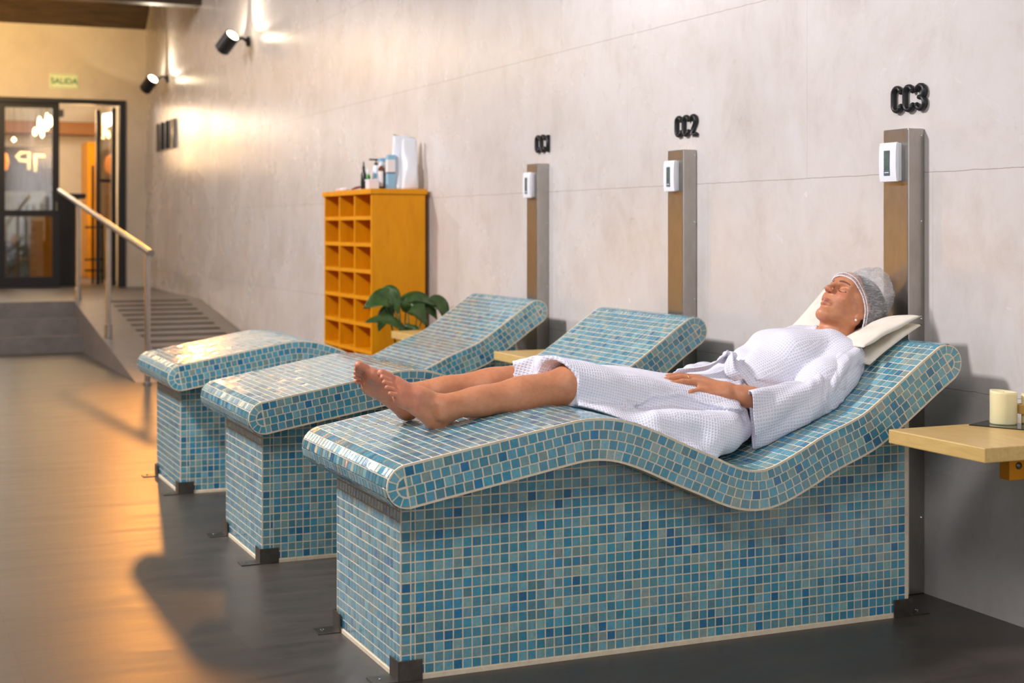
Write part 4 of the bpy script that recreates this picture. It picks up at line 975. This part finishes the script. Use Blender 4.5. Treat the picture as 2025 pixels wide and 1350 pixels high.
# skin tints per vertex
def loc(P): D = P - HC; return D @ HR, D @ HU, D @ HN
r_, u_, n_ = loc(P); head = (P[:, 0] > 2.83) & (np.abs(r_) < .085)
base = np.tile(np.array([lin(198, 135, 98)[:3]]), (len(P), 1)).astype(np.float32)
def blend(mask, col):
    global base
    c_ = np.array(lin(*col)[:3]); base = base * (1 - mask[:, None]) + c_ * mask[:, None]
def soft(d, r): return np.clip(1 - d / r, 0, 1) ** 1
def sstep(x): x = np.clip(x, 0, 1); return x * x * (3 - 2 * x)
blend(sstep(1.6 - np.sqrt(((np.abs(r_) - .034) / .018) ** 2 + ((u_ + .022) / .016) ** 2)) * (n_ > .02) * head * .35, (206, 122, 96))
blend(sstep(1.5 - np.sqrt((r_ / .012) ** 2 + ((u_ + .02) / .012) ** 2)) * (n_ > .08) * head * .4, (200, 116, 92))
lip = (1 - np.clip((np.sqrt((r_ / .0270) ** 2 + ((u_ + .0572) / (.0080 - .004 * np.abs(r_) / .025)) ** 2) - .85) / .2, 0, 1)) * (n_ > .066) * head
blend(lip * .75, (166, 96, 86))
bx_ = np.clip((np.abs(r_) - .010) / .036, 0, 1); bu = .0255 + .006 * np.sin(bx_ * 2.3) - .004 * bx_
blend(np.clip(1.5 - np.abs(u_ - bu) / (.0040 - .0018 * bx_), 0, 1) * (np.abs(r_) > .011) * (np.abs(r_) < .047) * (n_ > .03) * head * .85, (74, 48, 36))
lu = np.interp(np.abs(r_), [.0185, .024, .030, .037, .045], [-.0012, -.0040, -.0052, -.0042, -.0008])
blend(np.clip(1.6 - np.abs(u_ - lu) / .0015, 0, 1) * (np.abs(r_) > .0175) * (np.abs(r_) < .0455) * (n_ > .03) * head * .95, (38, 24, 20))
blend(sstep(1.3 - np.sqrt(((np.abs(r_) - .031) / .016) ** 2 + ((u_ - .007) / .009) ** 2)) * (n_ > .04) * head * .3, (168, 108, 84))
# soles and toes pinker, finger nails
sole = sstep((1.47 - P[:, 0]) / .06); blend(sole * .45, (206, 128, 108))
for q in 'imrp':
    a = np.array(tips[q][2]); dv = nrm(a - np.array(tips[q][1])); cpos = a + HD * fr[q] * .7 - dv * .001
    blend(sstep(1.25 - np.linalg.norm(P - cpos, axis=1) / .0062) * .7, (226, 178, 160))
body = np_mesh('body', P, Q, [], person)
ca = body.data.attributes.new('tint', 'FLOAT_COLOR', 'POINT'); ca.data.foreach_set('color', np.concatenate([base, np.ones((len(P), 1))], 1).astype(np.float32).ravel())
skin = mat('skin', lin(198, 135, 98), 0.46, sss=0.12); k = NT(skin)
at = k.n('ShaderNodeAttribute', attribute_name='tint'); nz = k.noise(k.coord(), 55, 6, 0.7); nb = k.noise(k.coord(), 9, 3)
col = k.mix(1.0, at.outputs['Color'], k.ramp(nz, [(0.35, (0.90, 0.86, 0.84, 1)), (0.65, (1.06, 1.05, 1.04, 1))]), 'MULTIPLY')
col = k.mix(1.0, col, k.ramp(nb, [(0.35, (0.95, 0.90, 0.88, 1)), (0.65, (1.04, 1.03, 1.02, 1))]), 'MULTIPLY')
k.l(col, k.b.inputs['Base Color']); k.l(k.bump(k.noise(k.coord(), 420, 3), 0.12, 0.0006), k.b.inputs['Normal'])
body.data.materials.append(skin)

# ------------------------------------------------------------------ robe
def waffle_material(name, uvname='weave'):
    m = mat(name, lin(236, 236, 246), 0.85, spec=0.2); k = NT(m)
    at = k.n('ShaderNodeAttribute', attribute_name=uvname); sp = k.n('ShaderNodeSeparateXYZ'); k.l(at.outputs['Vector'], sp.inputs[0])
    per = 0.0082
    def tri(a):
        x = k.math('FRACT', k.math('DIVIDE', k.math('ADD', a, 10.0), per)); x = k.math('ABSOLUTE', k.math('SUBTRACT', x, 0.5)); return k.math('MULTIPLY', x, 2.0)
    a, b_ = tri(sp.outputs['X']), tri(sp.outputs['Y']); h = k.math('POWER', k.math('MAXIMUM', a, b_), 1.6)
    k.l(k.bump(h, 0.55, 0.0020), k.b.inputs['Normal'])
    k.l(k.ramp(h, [(0.0, lin(190, 187, 204)), (0.20, lin(218, 217, 230)), (0.6, lin(233, 233, 243))]), k.b.inputs['Base Color'])  # weave pits tinted darker: their shade is put into the colour
    return m
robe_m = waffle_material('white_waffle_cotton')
def weave(o, frames):
    """weave coordinates: along / across the nearest cloth axis"""
    me = o.data; n = len(me.vertices); P = np.empty(n * 3, np.float32); me.vertices.foreach_get('co', P); P = P.reshape(-1, 3)
    Nn = np.empty(n * 3, np.float32); me.vertices.foreach_get('normal', Nn); Nn = Nn.reshape(-1, 3)
    U = np.zeros((n, 3), np.float32); best = np.full(n, 1e9)
    for a, b_, bias in frames:
        a = np.array(a); b_ = np.array(b_); d = b_ - a; L = np.linalg.norm(d); d = d / L; q = P - a; t = np.clip(q @ d, 0, L); rad = np.linalg.norm(q - t[:, None] * d, axis=1) - bias
        s1 = nrm(np.cross(d, (0, 0, 1))); s2 = np.cross(s1, d); m_ = rad < best; best[m_] = rad[m_]
        side = np.abs(Nn @ s1) > np.abs(Nn @ s2) * 1.15
        U[m_, 0] = (q @ d)[m_]; U[m_, 1] = np.where(side, q @ s2, q @ s1)[m_]
    at = me.attributes.new('weave', 'FLOAT_VECTOR', 'POINT'); at.data.foreach_set('vector', U.ravel())
G = Field(axis_grid([(1.70, 2.98, .0042)]), axis_grid([(3.58, 4.40, .0042)]), axis_grid([(.49, .98, .0038)]))
# skirt over thighs
G.cap((1.84, 3.938, .750), (2.33, 3.915, .622), .076, .086, k=.0)
G.cap((1.78, 4.120, .745), (2.33, 4.065, .630), .064, .098, k=.03)
G.cap((1.84, 4.03, .762), (2.33, 3.99, .645), .052, .09, k=.05)
G.ell((2.37, YC, .632), (.15, .175, .100), k=.04)
# drape hanging from the near thigh down to the tiles
def drape(X, Y, Z):
    x0, x1 = 1.89, 2.27
    t = np.clip((X - x0) / (x1 - x0), 0, 1)
    sl = np.interp(X.ravel(), tops[:, 0], tops[:, 1]).reshape(X.shape)
    yc = 3.835 - .075 * np.sin(np.pi * t * .55); top = .72 - .10 * t
    z0 = sl + .003
    thick = .012 + .030 * t
    u = np.clip((Z - z0) / np.maximum(top - z0, .01), 0, 1)
    y = yc + .085 * u + .006 * np.sin(X * 60 + Z * 18)
    d = np.abs(Y - y) * .8 - thick; dx = np.maximum(x0 + .02 * u - X, X - x1); dz = np.maximum(z0 + .004 - Z, Z - top)
    return np.maximum(np.maximum(d, dx), dz)
G.put(drape, (1.86, 3.68, .49), (2.36, 3.98, .74), k=.03)
# seat bulge of cloth in the hollow
G.cap((2.12, 3.80, .635), (2.34, 3.775, .595), .035, .055, k=.04); G.cap((2.28, 3.755, .565), (2.40, 3.82, .590), .045, .050, k=.04)
# torso
G.cap((2.40, YC, .645), (2.68, YC, .755), .102, .100, k=.04, flat=(-.4, 0, .9), fl=.88)
G.cap((2.40, YC - .06, .64), (2.68, YC - .07, .758), .088, .088, k=.04); G.cap((2.40, YC + .06, .64), (2.68, YC + .07, .758), .088, .088, k=.04)
G.ell((2.70, YC - .070, .795), (.070, .072, .044), k=.05); G.ell((2.685, YC + .085, .798), (.066, .072, .050), k=.04)
G.cap((2.70, YC - .05, .785), (2.80, YC - .09, .815), .085, .062, k=.05); G.cap((2.70, YC + .05, .785), (2.80, YC + .09, .815), .085, .062, k=.05)
G.cap((2.82, YC - .145, .783), (2.82, YC + .150, .790), .054, .058, k=.04); G.cap((2.74, YC - .03, .80), (2.815, YC - .01, .832), .055, .036, k=.04)
G.cap((2.82, YC - .12, .79), (2.85, YC - .06, .818), .040, .030, k=.03); G.cap((2.82, YC + .12, .810), (2.855, YC + .045, .845), .042, .034, k=.03)
# upper part of the near sleeve
G.cap((2.825, 3.840, .783), (2.70, 3.785, .718), .056, .064, k=.03); G.cap((2.70, 3.785, .722), (2.61, 3.755, .668), .064, .062, k=.03)
# far sleeve
G.cap((2.80, 4.155, .79), (2.63, 4.24, .69), .060, .062, k=.03); G.cap((2.63, 4.24, .69), (2.47, 4.17, .70), .060, .056, k=.03)
# wrinkles, folds
def folds():
    X, Y, Z = np.meshgrid(*G.ax, indexing='ij', sparse=True)
    nearx = lambda c_, w_: np.exp(-((X - c_) / w_) ** 2)
    d = .0030 * np.sin(34 * (Y + .35 * X) + 3 * np.sin(9 * X) + 14 * Z) * nearx(2.15, .25)
    d = d + .0045 * np.sin(46 * (X * .8 - Y * .5 + Z * .7) + 2 * np.sin(7 * Y + 5 * X)) * nearx(2.45, .11)
    d = d + .0030 * np.sin(38 * (X * .45 + Y * .8 + Z * .3) + 2.5 * np.sin(11 * X + 3 * Y)) * nearx(2.70, .14)
    d = d + .0035 * np.sin(52 * (X * .5 + Z * .9) + 2 * np.sin(13 * Y)) * nearx(2.28, .13) * np.exp(-((Y - 3.80) / .09) ** 2)
    r1 = np.sqrt((X - 2.47) ** 2 + (Z - .79) ** 2 + .3 * (Y - 3.95) ** 2) + 1e-4; a1 = np.arctan2(Z - .79 + .6 * (3.95 - Y), X - 2.47)
    d = d + .0050 * np.sin(a1 * 9 + 3 * r1 * 8) * np.exp(-((r1 - .12) / .09) ** 2)
    d = d + .0050 * np.sin(30 * (Z + .22 * X) + 1.5 * np.sin(8 * X)) * np.exp(-((Y - 3.80) / .07) ** 2) * nearx(2.15, .16)
    d = d + .0040 * np.sin(26 * (X + .5 * Y - .3 * Z) + 4 * Y) * nearx(2.0, .12)
    G.f += d.astype(np.float32)
    zc = np.interp(X.ravel(), [1.98, 2.09, 2.135, 2.22, 2.32, 2.42], [.672, .672, .700, .694, .668, .64]).reshape(X.shape) + .004 * np.sin(X * 40)
    st_ = 1 / (1 + np.exp(-np.clip((Z - zc) / .0022, -30, 30))) * np.clip((3.90 - Y) / .02, 0, 1) * np.clip((X - 1.97) / .12, 0, 1) * np.clip((2.44 - X) / .03, 0, 1)
    G.f -= (.0065 * st_ + .004 * np.exp(-((Z - zc - .004) / .005) ** 2) * (st_ > .3)).astype(np.float32)
folds()
# waist gathered by the belt
G.cap((2.475, 3.80, .70), (2.475, 4.18, .70), .001, .001, k=.0)
# hollow it out for the legs at the hem
for sgn, Kn, Hp, rr in ((-1, (1.905, 3.93, .734), (2.33, 3.915, .612), .061), (1, (1.90, 4.120, .738), (2.33, 4.065, .615), .060)):
    Kn = np.array(Kn); Hp = np.array(Hp); a = Kn - (Hp - Kn) * .9; e = Kn + (Hp - Kn) * .22; G.cap(a, e, rr - .010, rr - .001, k=.004, op='s')
# slanted hem: cut away everything in front of it
def hemcut(X, Y, Z):
    hx = np.interp(Y.ravel(), [3.74, 3.84, 3.87, 3.90, 3.93, 3.97, 4.02, 4.05, 4.08, 4.30], [1.915, 1.890, 1.893, 1.875, 1.850, 1.835, 1.825, 1.800, 1.785, 1.775]).reshape(Y.shape)
    return X - hx + .004 * np.sin(Y * 70 + Z * 30)
G.put(hemcut, (1.6, 3.5, .4), (2.02, 4.45, 1.0), k=.0, op='s', pad=0)
# neckline: open V around the neck
G.cap((2.886, YC - .008, .842), (2.94, YC, .95), .062, .080, k=.006, op='s')
# nothing under the tiles
def under(X, Y, Z):
    sl = np.interp(X.ravel(), tops[:, 0], tops[:, 1]).reshape(X.shape); return Z - (sl + .0015) + 0 * Y
G.put(under, (1.6, 3.5, .4), (2.97, 4.45, .98), k=.0, op='s', pad=0)
P, Q = G.mesh()
P = relax(P, Q, 3)
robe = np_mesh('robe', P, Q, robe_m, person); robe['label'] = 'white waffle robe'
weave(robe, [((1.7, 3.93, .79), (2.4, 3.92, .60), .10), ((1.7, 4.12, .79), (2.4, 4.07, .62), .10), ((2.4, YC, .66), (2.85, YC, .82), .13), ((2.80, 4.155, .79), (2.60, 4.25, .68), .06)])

# near sleeve: a wide open tube of cloth
def sleeve():
    # rings from the shoulder down to the cuff: centre, half-width vectors
    st = [((2.835, 3.850, .793), (.035, -.035, .043), (.045, .045, -.02), 1), ((2.800, 3.815, .775), (.030, -.045, .050), (.055, .025, -.045), 1), ((2.745, 3.785, .750), (.022, -.052, .058), (.058, .01, -.055), 1),
          ((2.685, 3.765, .712), (.020, -.052, .060), (.055, .0, -.060), 1), ((2.635, 3.752, .682), (.012, -.050, .064), (.045, .0, -.066), 1), ((2.585, 3.748, .664), (.006, -.050, .069), (.020, .0, -.072), 1),
          ((2.530, 3.752, .650), (.003, -.050, .074), (.005, .0, -.078), 1), ((2.470, 3.756, .640), (.000, -.050, .078), (.004, .0, -.086), 1), ((2.412, 3.758, .632), (-.004, -.048, .082), (.014, .0, -.090), 1)]
    n = 64; rings = []
    cs_ = np.array([s_[0] for s_ in st]); up_ = np.array([s_[1] for s_ in st]); dn_ = np.array([s_[2] for s_ in st])
    T = np.linspace(0, len(st) - 1, 70); vs = []
    for t in T:
        i = min(int(t), len(st) - 2); a = t - i; a = a * a * (3 - 2 * a) * .5 + a * .5
        c_ = cs_[i] * (1 - a) + cs_[i + 1] * a; u = up_[i] * (1 - a) + up_[i + 1] * a; dd = dn_[i] * (1 - a) + dn_[i + 1] * a
        v = t / (len(st) - 1); wy = .052 - .004 * v + .008 * math.sin(PI * min(1, v * 1.3))
        for j in range(n):
            an = 2 * PI * j / n; cc, ss = math.cos(an), math.sin(an)
            vert = np.array((u[0], 0, u[2])) if cc >= 0 else -np.array((dd[0], 0, dd[2]))
            p = c_ + vert * abs(cc) * (1 if cc >= 0 else -1)
            p[1] += (wy if ss > 0 else -wy * .95) * abs(ss) ** .85 - .004 * cc
            p[0] += (.034 if ss > 0 else .014) * ss * v ** 4
            w_ = (.0045 * math.sin(5 * an + 8 * v * 2 + 1.2) * min(1, v * 2) + .0035 * math.sin(9 * v * 3.1 + 2 * an) * (1 - v * .6) + .004 * math.exp(-((v - .45) / .12) ** 2) * math.sin(v * 90 + 3 * an)); nrm_ = p - c_; nl = np.linalg.norm(nrm_) + 1e-6; p = p + nrm_ / nl * w_
            tz = topz(p[0]) + .0075
            if p[2] < tz: p[1] -= (tz - p[2]) * .25; p[2] = tz + .0015 * math.sin(j)
            vs.append(p)
    b = MB(); b.mesh(vs, [(i * n + j, i * n + (j + 1) % n, (i + 1) * n + (j + 1) % n, (i + 1) * n + j) for i in range(69) for j in range(n)])
    o = b.build('sleeve', robe_m, person, smooth=True, fix=False)
    U = np.zeros((70 * n, 3), np.float32); P_ = np.array(vs)
    L = np.concatenate([[0], np.cumsum(np.linalg.norm(np.diff(P_.reshape(70, n, 3).mean(1), axis=0), axis=1))])
    U[:, 0] = np.repeat(L, n); U[:, 1] = np.tile(np.arange(n) * .41 / n, 70)
    at = o.data.attributes.new('weave', 'FLOAT_VECTOR', 'POINT'); at.data.foreach_set('vector', U.ravel())
    md = o.modifiers.new('cloth', 'SOLIDIFY'); md.thickness = .004; md.offset = 1
    md = o.modifiers.new('smooth', 'SUBSURF'); md.levels = 1; md.render_levels = 1
    return o
slv = sleeve(); slv['label'] = 'wide open white waffle sleeve'

def strip(pts, wdir, width, name, label=None, thick=.003, parent=None, wav=.0, n=40):
    """a band of cloth along pts with the given width directions"""
    pts = catmull3(pts, n); k_ = len(pts); W = [nrm(wd) for wd in wdir]; vs = []; m_ = 7; L = 0; U = []
    for i, p in enumerate(pts):
        t = i / (k_ - 1) * (len(W) - 1); a = min(int(t), len(W) - 2); wd = W[a] * (1 - t + a) + W[a + 1] * (t - a); wd = nrm(wd)
        if i: L += np.linalg.norm(p - pts[i - 1])
        tgt = nrm(pts[min(i + 1, k_ - 1)] - pts[max(i - 1, 0)]); nn = nrm(np.cross(tgt, wd))
        for j in range(m_):
            s_ = (j / (m_ - 1) - .5) * width; vs.append(p + wd * s_ + nn * wav * math.sin(j * 1.9 + i * .25)); U.append((L, s_, 0))
    b = MB(); b.mesh(vs, [(i * m_ + j, i * m_ + j + 1, (i + 1) * m_ + j + 1, (i + 1) * m_ + j) for i in range(k_ - 1) for j in range(m_ - 1)])
    o = b.build(name, robe_m, parent, smooth=True, fix=False)
    at = o.data.attributes.new('weave', 'FLOAT_VECTOR', 'POINT'); at.data.foreach_set('vector', np.array(U, np.float32).ravel())
    md = o.modifiers.new('cloth', 'SOLIDIFY'); md.thickness = thick; md.offset = 0
    return o
def catmull3(P, n):
    P = [np.array(p, float) for p in P]; P = [2 * P[0] - P[1]] + P + [2 * P[-1] - P[-2]]; out = []; per = max(2, n // (len(P) - 3))
    for i in range(1, len(P) - 2):
        for k_ in range(per):
            t = k_ / per; a, b_, c_, d = P[i - 1], P[i], P[i + 1], P[i + 2]
            out.append(0.5 * ((2 * b_) + (-a + c_) * t + (2 * a - 5 * b_ + 4 * c_ - d) * t * t + (-a + 3 * b_ - 3 * c_ + d) * t ** 3))
    out.append(P[-2]); return out

# hair, cap, earring, ring
hairm = mottled('dark_brown_hair', lin(38, 27, 22), lin(74, 54, 42), 60, 0.42, stretch=(1, 6, 1), bump=0.4)
H = Field(axis_grid([(2.84, 3.17, .003)]), axis_grid([(3.86, 4.11, .003)]), axis_grid([(.84, 1.14, .003)]))
H.ell(hp(0, .032, -.034), (.0775, .0880, .0990), HM, k=0); H.ell(hp(0, .048, -.098), (.052, .050, .040), HM, k=.03); H.ell(hp(0, -.035, -.085), (.045, .045, .035), HM, k=.02)
# hairline cut
def hl(X, Y, Z):
    r = (X - HC[0]) * HR[0] + (Y - HC[1]) * HR[1] + (Z - HC[2]) * HR[2]; u = (X - HC[0]) * HU[0] + (Y - HC[1]) * HU[1] + (Z - HC[2]) * HU[2]; n = (X - HC[0]) * HN[0] + (Y - HC[1]) * HN[1] + (Z - HC[2]) * HN[2]
    return -(n - (.050 - 1.3 * np.clip(.075 - u, 0, .062)))
H.put(hl, (2.8, 3.8, .8), (3.2, 4.2, 1.2), k=.004, op='s', pad=0)
P, Q = H.mesh(); P = relax(P, Q, 2); hair = np_mesh('hair', P, Q, hairm, person)
# shower cap: thin crinkled film gathered by an elastic edge
filmm = bpy.data.materials.new('clear_cap_film'); filmm.use_nodes = True; t_ = filmm.node_tree
for nd in list(t_.nodes): t_.nodes.remove(nd)
k = NT.__new__(NT); k.m = filmm; k.t = t_
out = k.n('ShaderNodeOutputMaterial'); tr = k.n('ShaderNodeBsdfTransparent'); pb = k.n('ShaderNodeBsdfPrincipled'); mx = k.n('ShaderNodeMixShader')
pb.inputs['Base Color'].default_value = lin(226, 228, 232); pb.inputs['Roughness'].default_value = 0.22
cv = k.coord((1, 1, 1)); cr1 = k.noise(k.coord((20, 20, 70)), 1.6, 5, 0.65, 1.5); cr2 = k.noise(cv, 90, 4, 0.6, 1.0)
hh = k.math('ADD', cr1, k.math('MULTIPLY', cr2, 0.5)); bn = k.bump(hh, 0.9, 0.006); k.l(bn, pb.inputs['Normal'])
fac = k.ramp(cr1, [(0.40, (0.22, 0.22, 0.22, 1)), (0.56, (0.38, 0.38, 0.38, 1)), (0.68, (0.75, 0.75, 0.75, 1))])
sepc = k.n('ShaderNodeRGBToBW'); k.l(fac, sepc.inputs[0])
k.l(sepc.outputs[0], mx.inputs[0]); k.l(tr.outputs[0], mx.inputs[1]); k.l(pb.outputs[0], mx.inputs[2]); k.l(mx.outputs[0], out.inputs[0])
bandm = mat('white_elastic', lin(236, 236, 240), 0.6)
def sample(fld, p):
    ix = []
    for a, v in zip(fld.ax, p):
        if v <= a[0] or v >= a[-1]: return .2
        i = int(np.searchsorted(a, v)) - 1; ix.append((i, (v - a[i]) / (a[i + 1] - a[i])))
    r = 0
    for q in range(8):
        w_ = 1; id_ = []
        for d in range(3):
            o_ = (q >> d) & 1; w_ *= ix[d][1] if o_ else 1 - ix[d][1]; id_.append(ix[d][0] + o_)
        r += w_ * fld.f[tuple(id_)]
    return r
EDGE = [(0, .047, .083), (.026, .045, .078), (.048, .040, .058), (.068, .022, .026), (.080, -.006, -.004), (.083, -.040, -.026), (.070, -.072, -.052), (.035, -.088, -.078), (0, -.092, -.086)]
EP = catmull3([(e[0], e[1], e[2]) for e in EDGE], 96); EP = np.array(EP)
CC = np.array((0, .038, -.044)); POLE = nrm((0, .45, -.90))
def cap_pt(th, ph):
    """th round the opening (0 = forehead), ph from the edge (0) to the back of the head (1)"""
    t = (th / (2 * PI)) % 1.0; sg = 1 if t < .5 else -1; t = t * 2 if t < .5 else 2 - t * 2
    x = t * (len(EP) - 1); i = min(int(x), len(EP) - 2); e = EP[i] * (1 - x + i) + EP[i + 1] * (x - i); e = e * np.array((sg, 1, 1))
    d0 = e - CC; r0 = np.linalg.norm(d0); d0 = d0 / r0; om = math.acos(max(-1, min(1, float(d0 @ POLE)))); 
    d = (math.sin((1 - ph) * om) * d0 + math.sin(ph * om) * POLE) / math.sin(om)
    er = 1 / math.sqrt((d[0] / .096) ** 2 + (d[1] / .136) ** 2 + (d[2] / .094) ** 2)
    g = min(1, ph * 5.0); g = g * g * (3 - 2 * g); r = r0 * (1 - g) + er * g
    return CC + d * r
def pushed(q, gap=.0025):
    """keep the film outside skin and hair"""
    for _ in range(12):
        w_ = hp(*q); dd = min(sample(F, w_), sample(H, w_))
        if dd > gap: break
        v = nrm(q - CC); q = q + v * max(.0008, gap - dd)
    return q
n = 120; m_ = 30; vs = []; rg = np.random.RandomState(4); ph_ = rg.rand(8) * 6
for i in range(m_ + 1):
    v = i / m_
    for j in range(n):
        th = 2 * PI * j / n; q = cap_pt(th, v * .999)
        rip = .0024 * math.sin(th * 30 + 2 * math.sin(th * 3)) * math.exp(-v * 4) + .0018 * math.sin(th * 9 + 7 * v + ph_[0]) * math.sin(PI * v) + .0016 * math.sin(th * 23 - 11 * v + ph_[1]) * math.sin(PI * v) + .0020 * math.sin(th * 5 + 31 * v + ph_[2]) * math.sin(PI * v)
        q = CC + (q - CC) * (1 + rip / .09); vs.append(hp(*pushed(q)))
b = MB(); b.mesh(vs, [(i * n + j, i * n + (j + 1) % n, (i + 1) * n + (j + 1) % n, (i + 1) * n + j) for i in range(m_) for j in range(n)])
capo = b.build('shower_cap', filmm, person, smooth=True, fix=False); capo['label'] = 'clear crinkled plastic shower cap'
b = MB(); ring = []
for j in range(193):
    th = 2 * PI * j / 192; q = pushed(cap_pt(th, .012), .003); q = CC + (q - CC) * (1 + .016 * math.sin(th * 70)); ring.append(hp(*q))
b.tube(ring, .0018, 8, cap=False)
b2 = []
for j in range(193):
    th = 2 * PI * j / 192; q = pushed(cap_pt(th, .05), .004); q = CC + (q - CC) * (1.008 + .012 * math.sin(th * 70 + 1)); b2.append(hp(*q))
b.tube(b2, .0012, 6, cap=False)
b.build('elastic_edge', bandm, capo, smooth=True, fix=False)
gold = mat('gold', lin(226, 178, 96), 0.18, 1.0)
a = np.array(kn['m']); e = np.array(tips['m'][0]); cc_ = a * .62 + e * .38; dv = nrm(e - a)
b = MB(); s1 = nrm(np.cross(dv, (0, 0, 1))); s2 = np.cross(s1, dv)
b.tube([cc_ + (s1 * math.cos(2 * PI * j / 24) + s2 * math.sin(2 * PI * j / 24)) * .0098 for j in range(25)], .0013, 8, cap=False); b.build('ring', gold, person, smooth=True, fix=False)['label'] = 'thin gold ring'
ec = hp(-.0765, -.057, -.006)
b = MB(); b.lathe([(.0003, -.0042), (.003, -.003), (.0042, 0), (.003, .003), (.0003, .0042)], ec, 14); o = b.build('earring', mat('pearl', lin(240, 236, 228), 0.15), person, smooth=True); o['label'] = 'small pearl earring'
c_ = hp(-.0745, -.046, -.010); b = MB(); b.tube([c_ + np.array((0, 0, .003)), c_ + np.array((-.001, -.004, -.001)), ec + np.array((0, 0, .004))], .0008, 6); b.build('hook', gold, o)
# belt and bow at the waist
strip([(2.46, 3.985, .800), (2.455, 3.915, .782), (2.47, 3.86, .742), (2.49, 3.83, .700)], [(.75, 0, .5), (.8, -.1, .4), (.8, -.2, .3), (.8, -.2, .1)], .030, 'belt', wav=.0012, parent=person)['label'] = 'white waffle belt'
strip([(2.465, 3.955, .800), (2.42, 3.93, .792), (2.375, 3.925, .772), (2.33, 3.955, .760), (2.29, 3.99, .752)], [(.2, .6, .6), (.1, -.7, .5), (.1, -.8, .5), (.0, -.8, .4), (0, -.8, .4)], .042, 'belt_end', wav=.0018, parent=person)
strip([(2.465, 3.955, .802), (2.43, 3.90, .796), (2.415, 3.865, .760), (2.44, 3.850, .735)], [(.5, .5, .5), (.6, -.2, .6), (.7, -.4, .3), (.7, -.4, .2)], .036, 'belt_end', wav=.0018, parent=person)
K_ = Field(axis_grid([(2.42, 2.52, .003)]), axis_grid([(3.90, 4.0, .003)]), axis_grid([(.76, .84, .003)]))
K_.ell((2.463, 3.95, .800), (.020, .017, .013), k=0); K_.cap((2.45, 3.95, .804), (2.475, 3.945, .80), .011, .012, k=.006)
P, Q = K_.mesh(); P = relax(P, Q, 2); o = np_mesh('belt_knot', P, Q, robe_m, person); weave(o, [((2.4, 3.95, .8), (2.5, 3.95, .8), .02)])

# ------------------------------------------------------------------ pillows
def pillow(cen_, ax, ay, az, sx, sy, sz, label, seed, curl=None):
    ax, ay, az = [nrm(q) for q in (ax, ay, az)]; n = 34; rng = np.random.RandomState(seed); ph = rng.rand(6) * 6; vs = []
    for sgn in (1, -1):
        for i in range(n + 1):
            for j in range(n + 1):
                u = -1 + 2 * i / n; v = -1 + 2 * j / n
                e = (max(0, 1 - abs(u) ** 3.0) * max(0, 1 - abs(v) ** 3.0)) ** .55
                uu = u * (1 - .05 * (1 - v * v)); vv = v * (1 - .05 * (1 - u * u))
                wr = .0028 * math.sin(7 * u + 5 * v + ph[0]) * e + .004 * math.sin(11 * v - 6 * u + ph[1]) * e * (1 - e)
                z = sgn * (sz * e) * (1 - .5 * math.exp(-((v + .02) / .42) ** 2)) + wr
                p = np.array(cen_) + ax * sx * uu + ay * sy * vv + az * z
                if curl: p = p + az * curl(u, v)
                vs.append(p)
    N = (n + 1) ** 2; fs = []
    for i in range(n):
        for j in range(n):
            a = i * (n + 1) + j; fs.append((a, a + n + 1, a + n + 2, a + 1)); fs.append((N + a, N + a + 1, N + a + n + 2, N + a + n + 1))
    b = MB(); b.mesh(vs, fs); o = b.build('pillow', M['cream'], smooth=True); return tag(o, label, 'pillow', 'cream pillows under the head')
pillow((2.945, 3.98, .834), (.86, 0, .51), (0, 1, 0), (-.51, 0, .86), .118, .232, .018, 'lower cream pillow of the two, lying directly on the mosaic tiles', 2, curl=lambda u, v: -.004 * math.exp(-((v + .02) / .42) ** 2))
pillow((2.932, 3.985, .875), (.925, .0, .38), (0, 1, .0), (-.38, 0, .925), .122, .238, .024, 'upper cream pillow of the two, right under the head in the shower cap', 5, curl=lambda u, v: (.045 * u + .035) * max(0, v) ** 1.5 - .030 * math.exp(-((v + .02) / .42) ** 2))
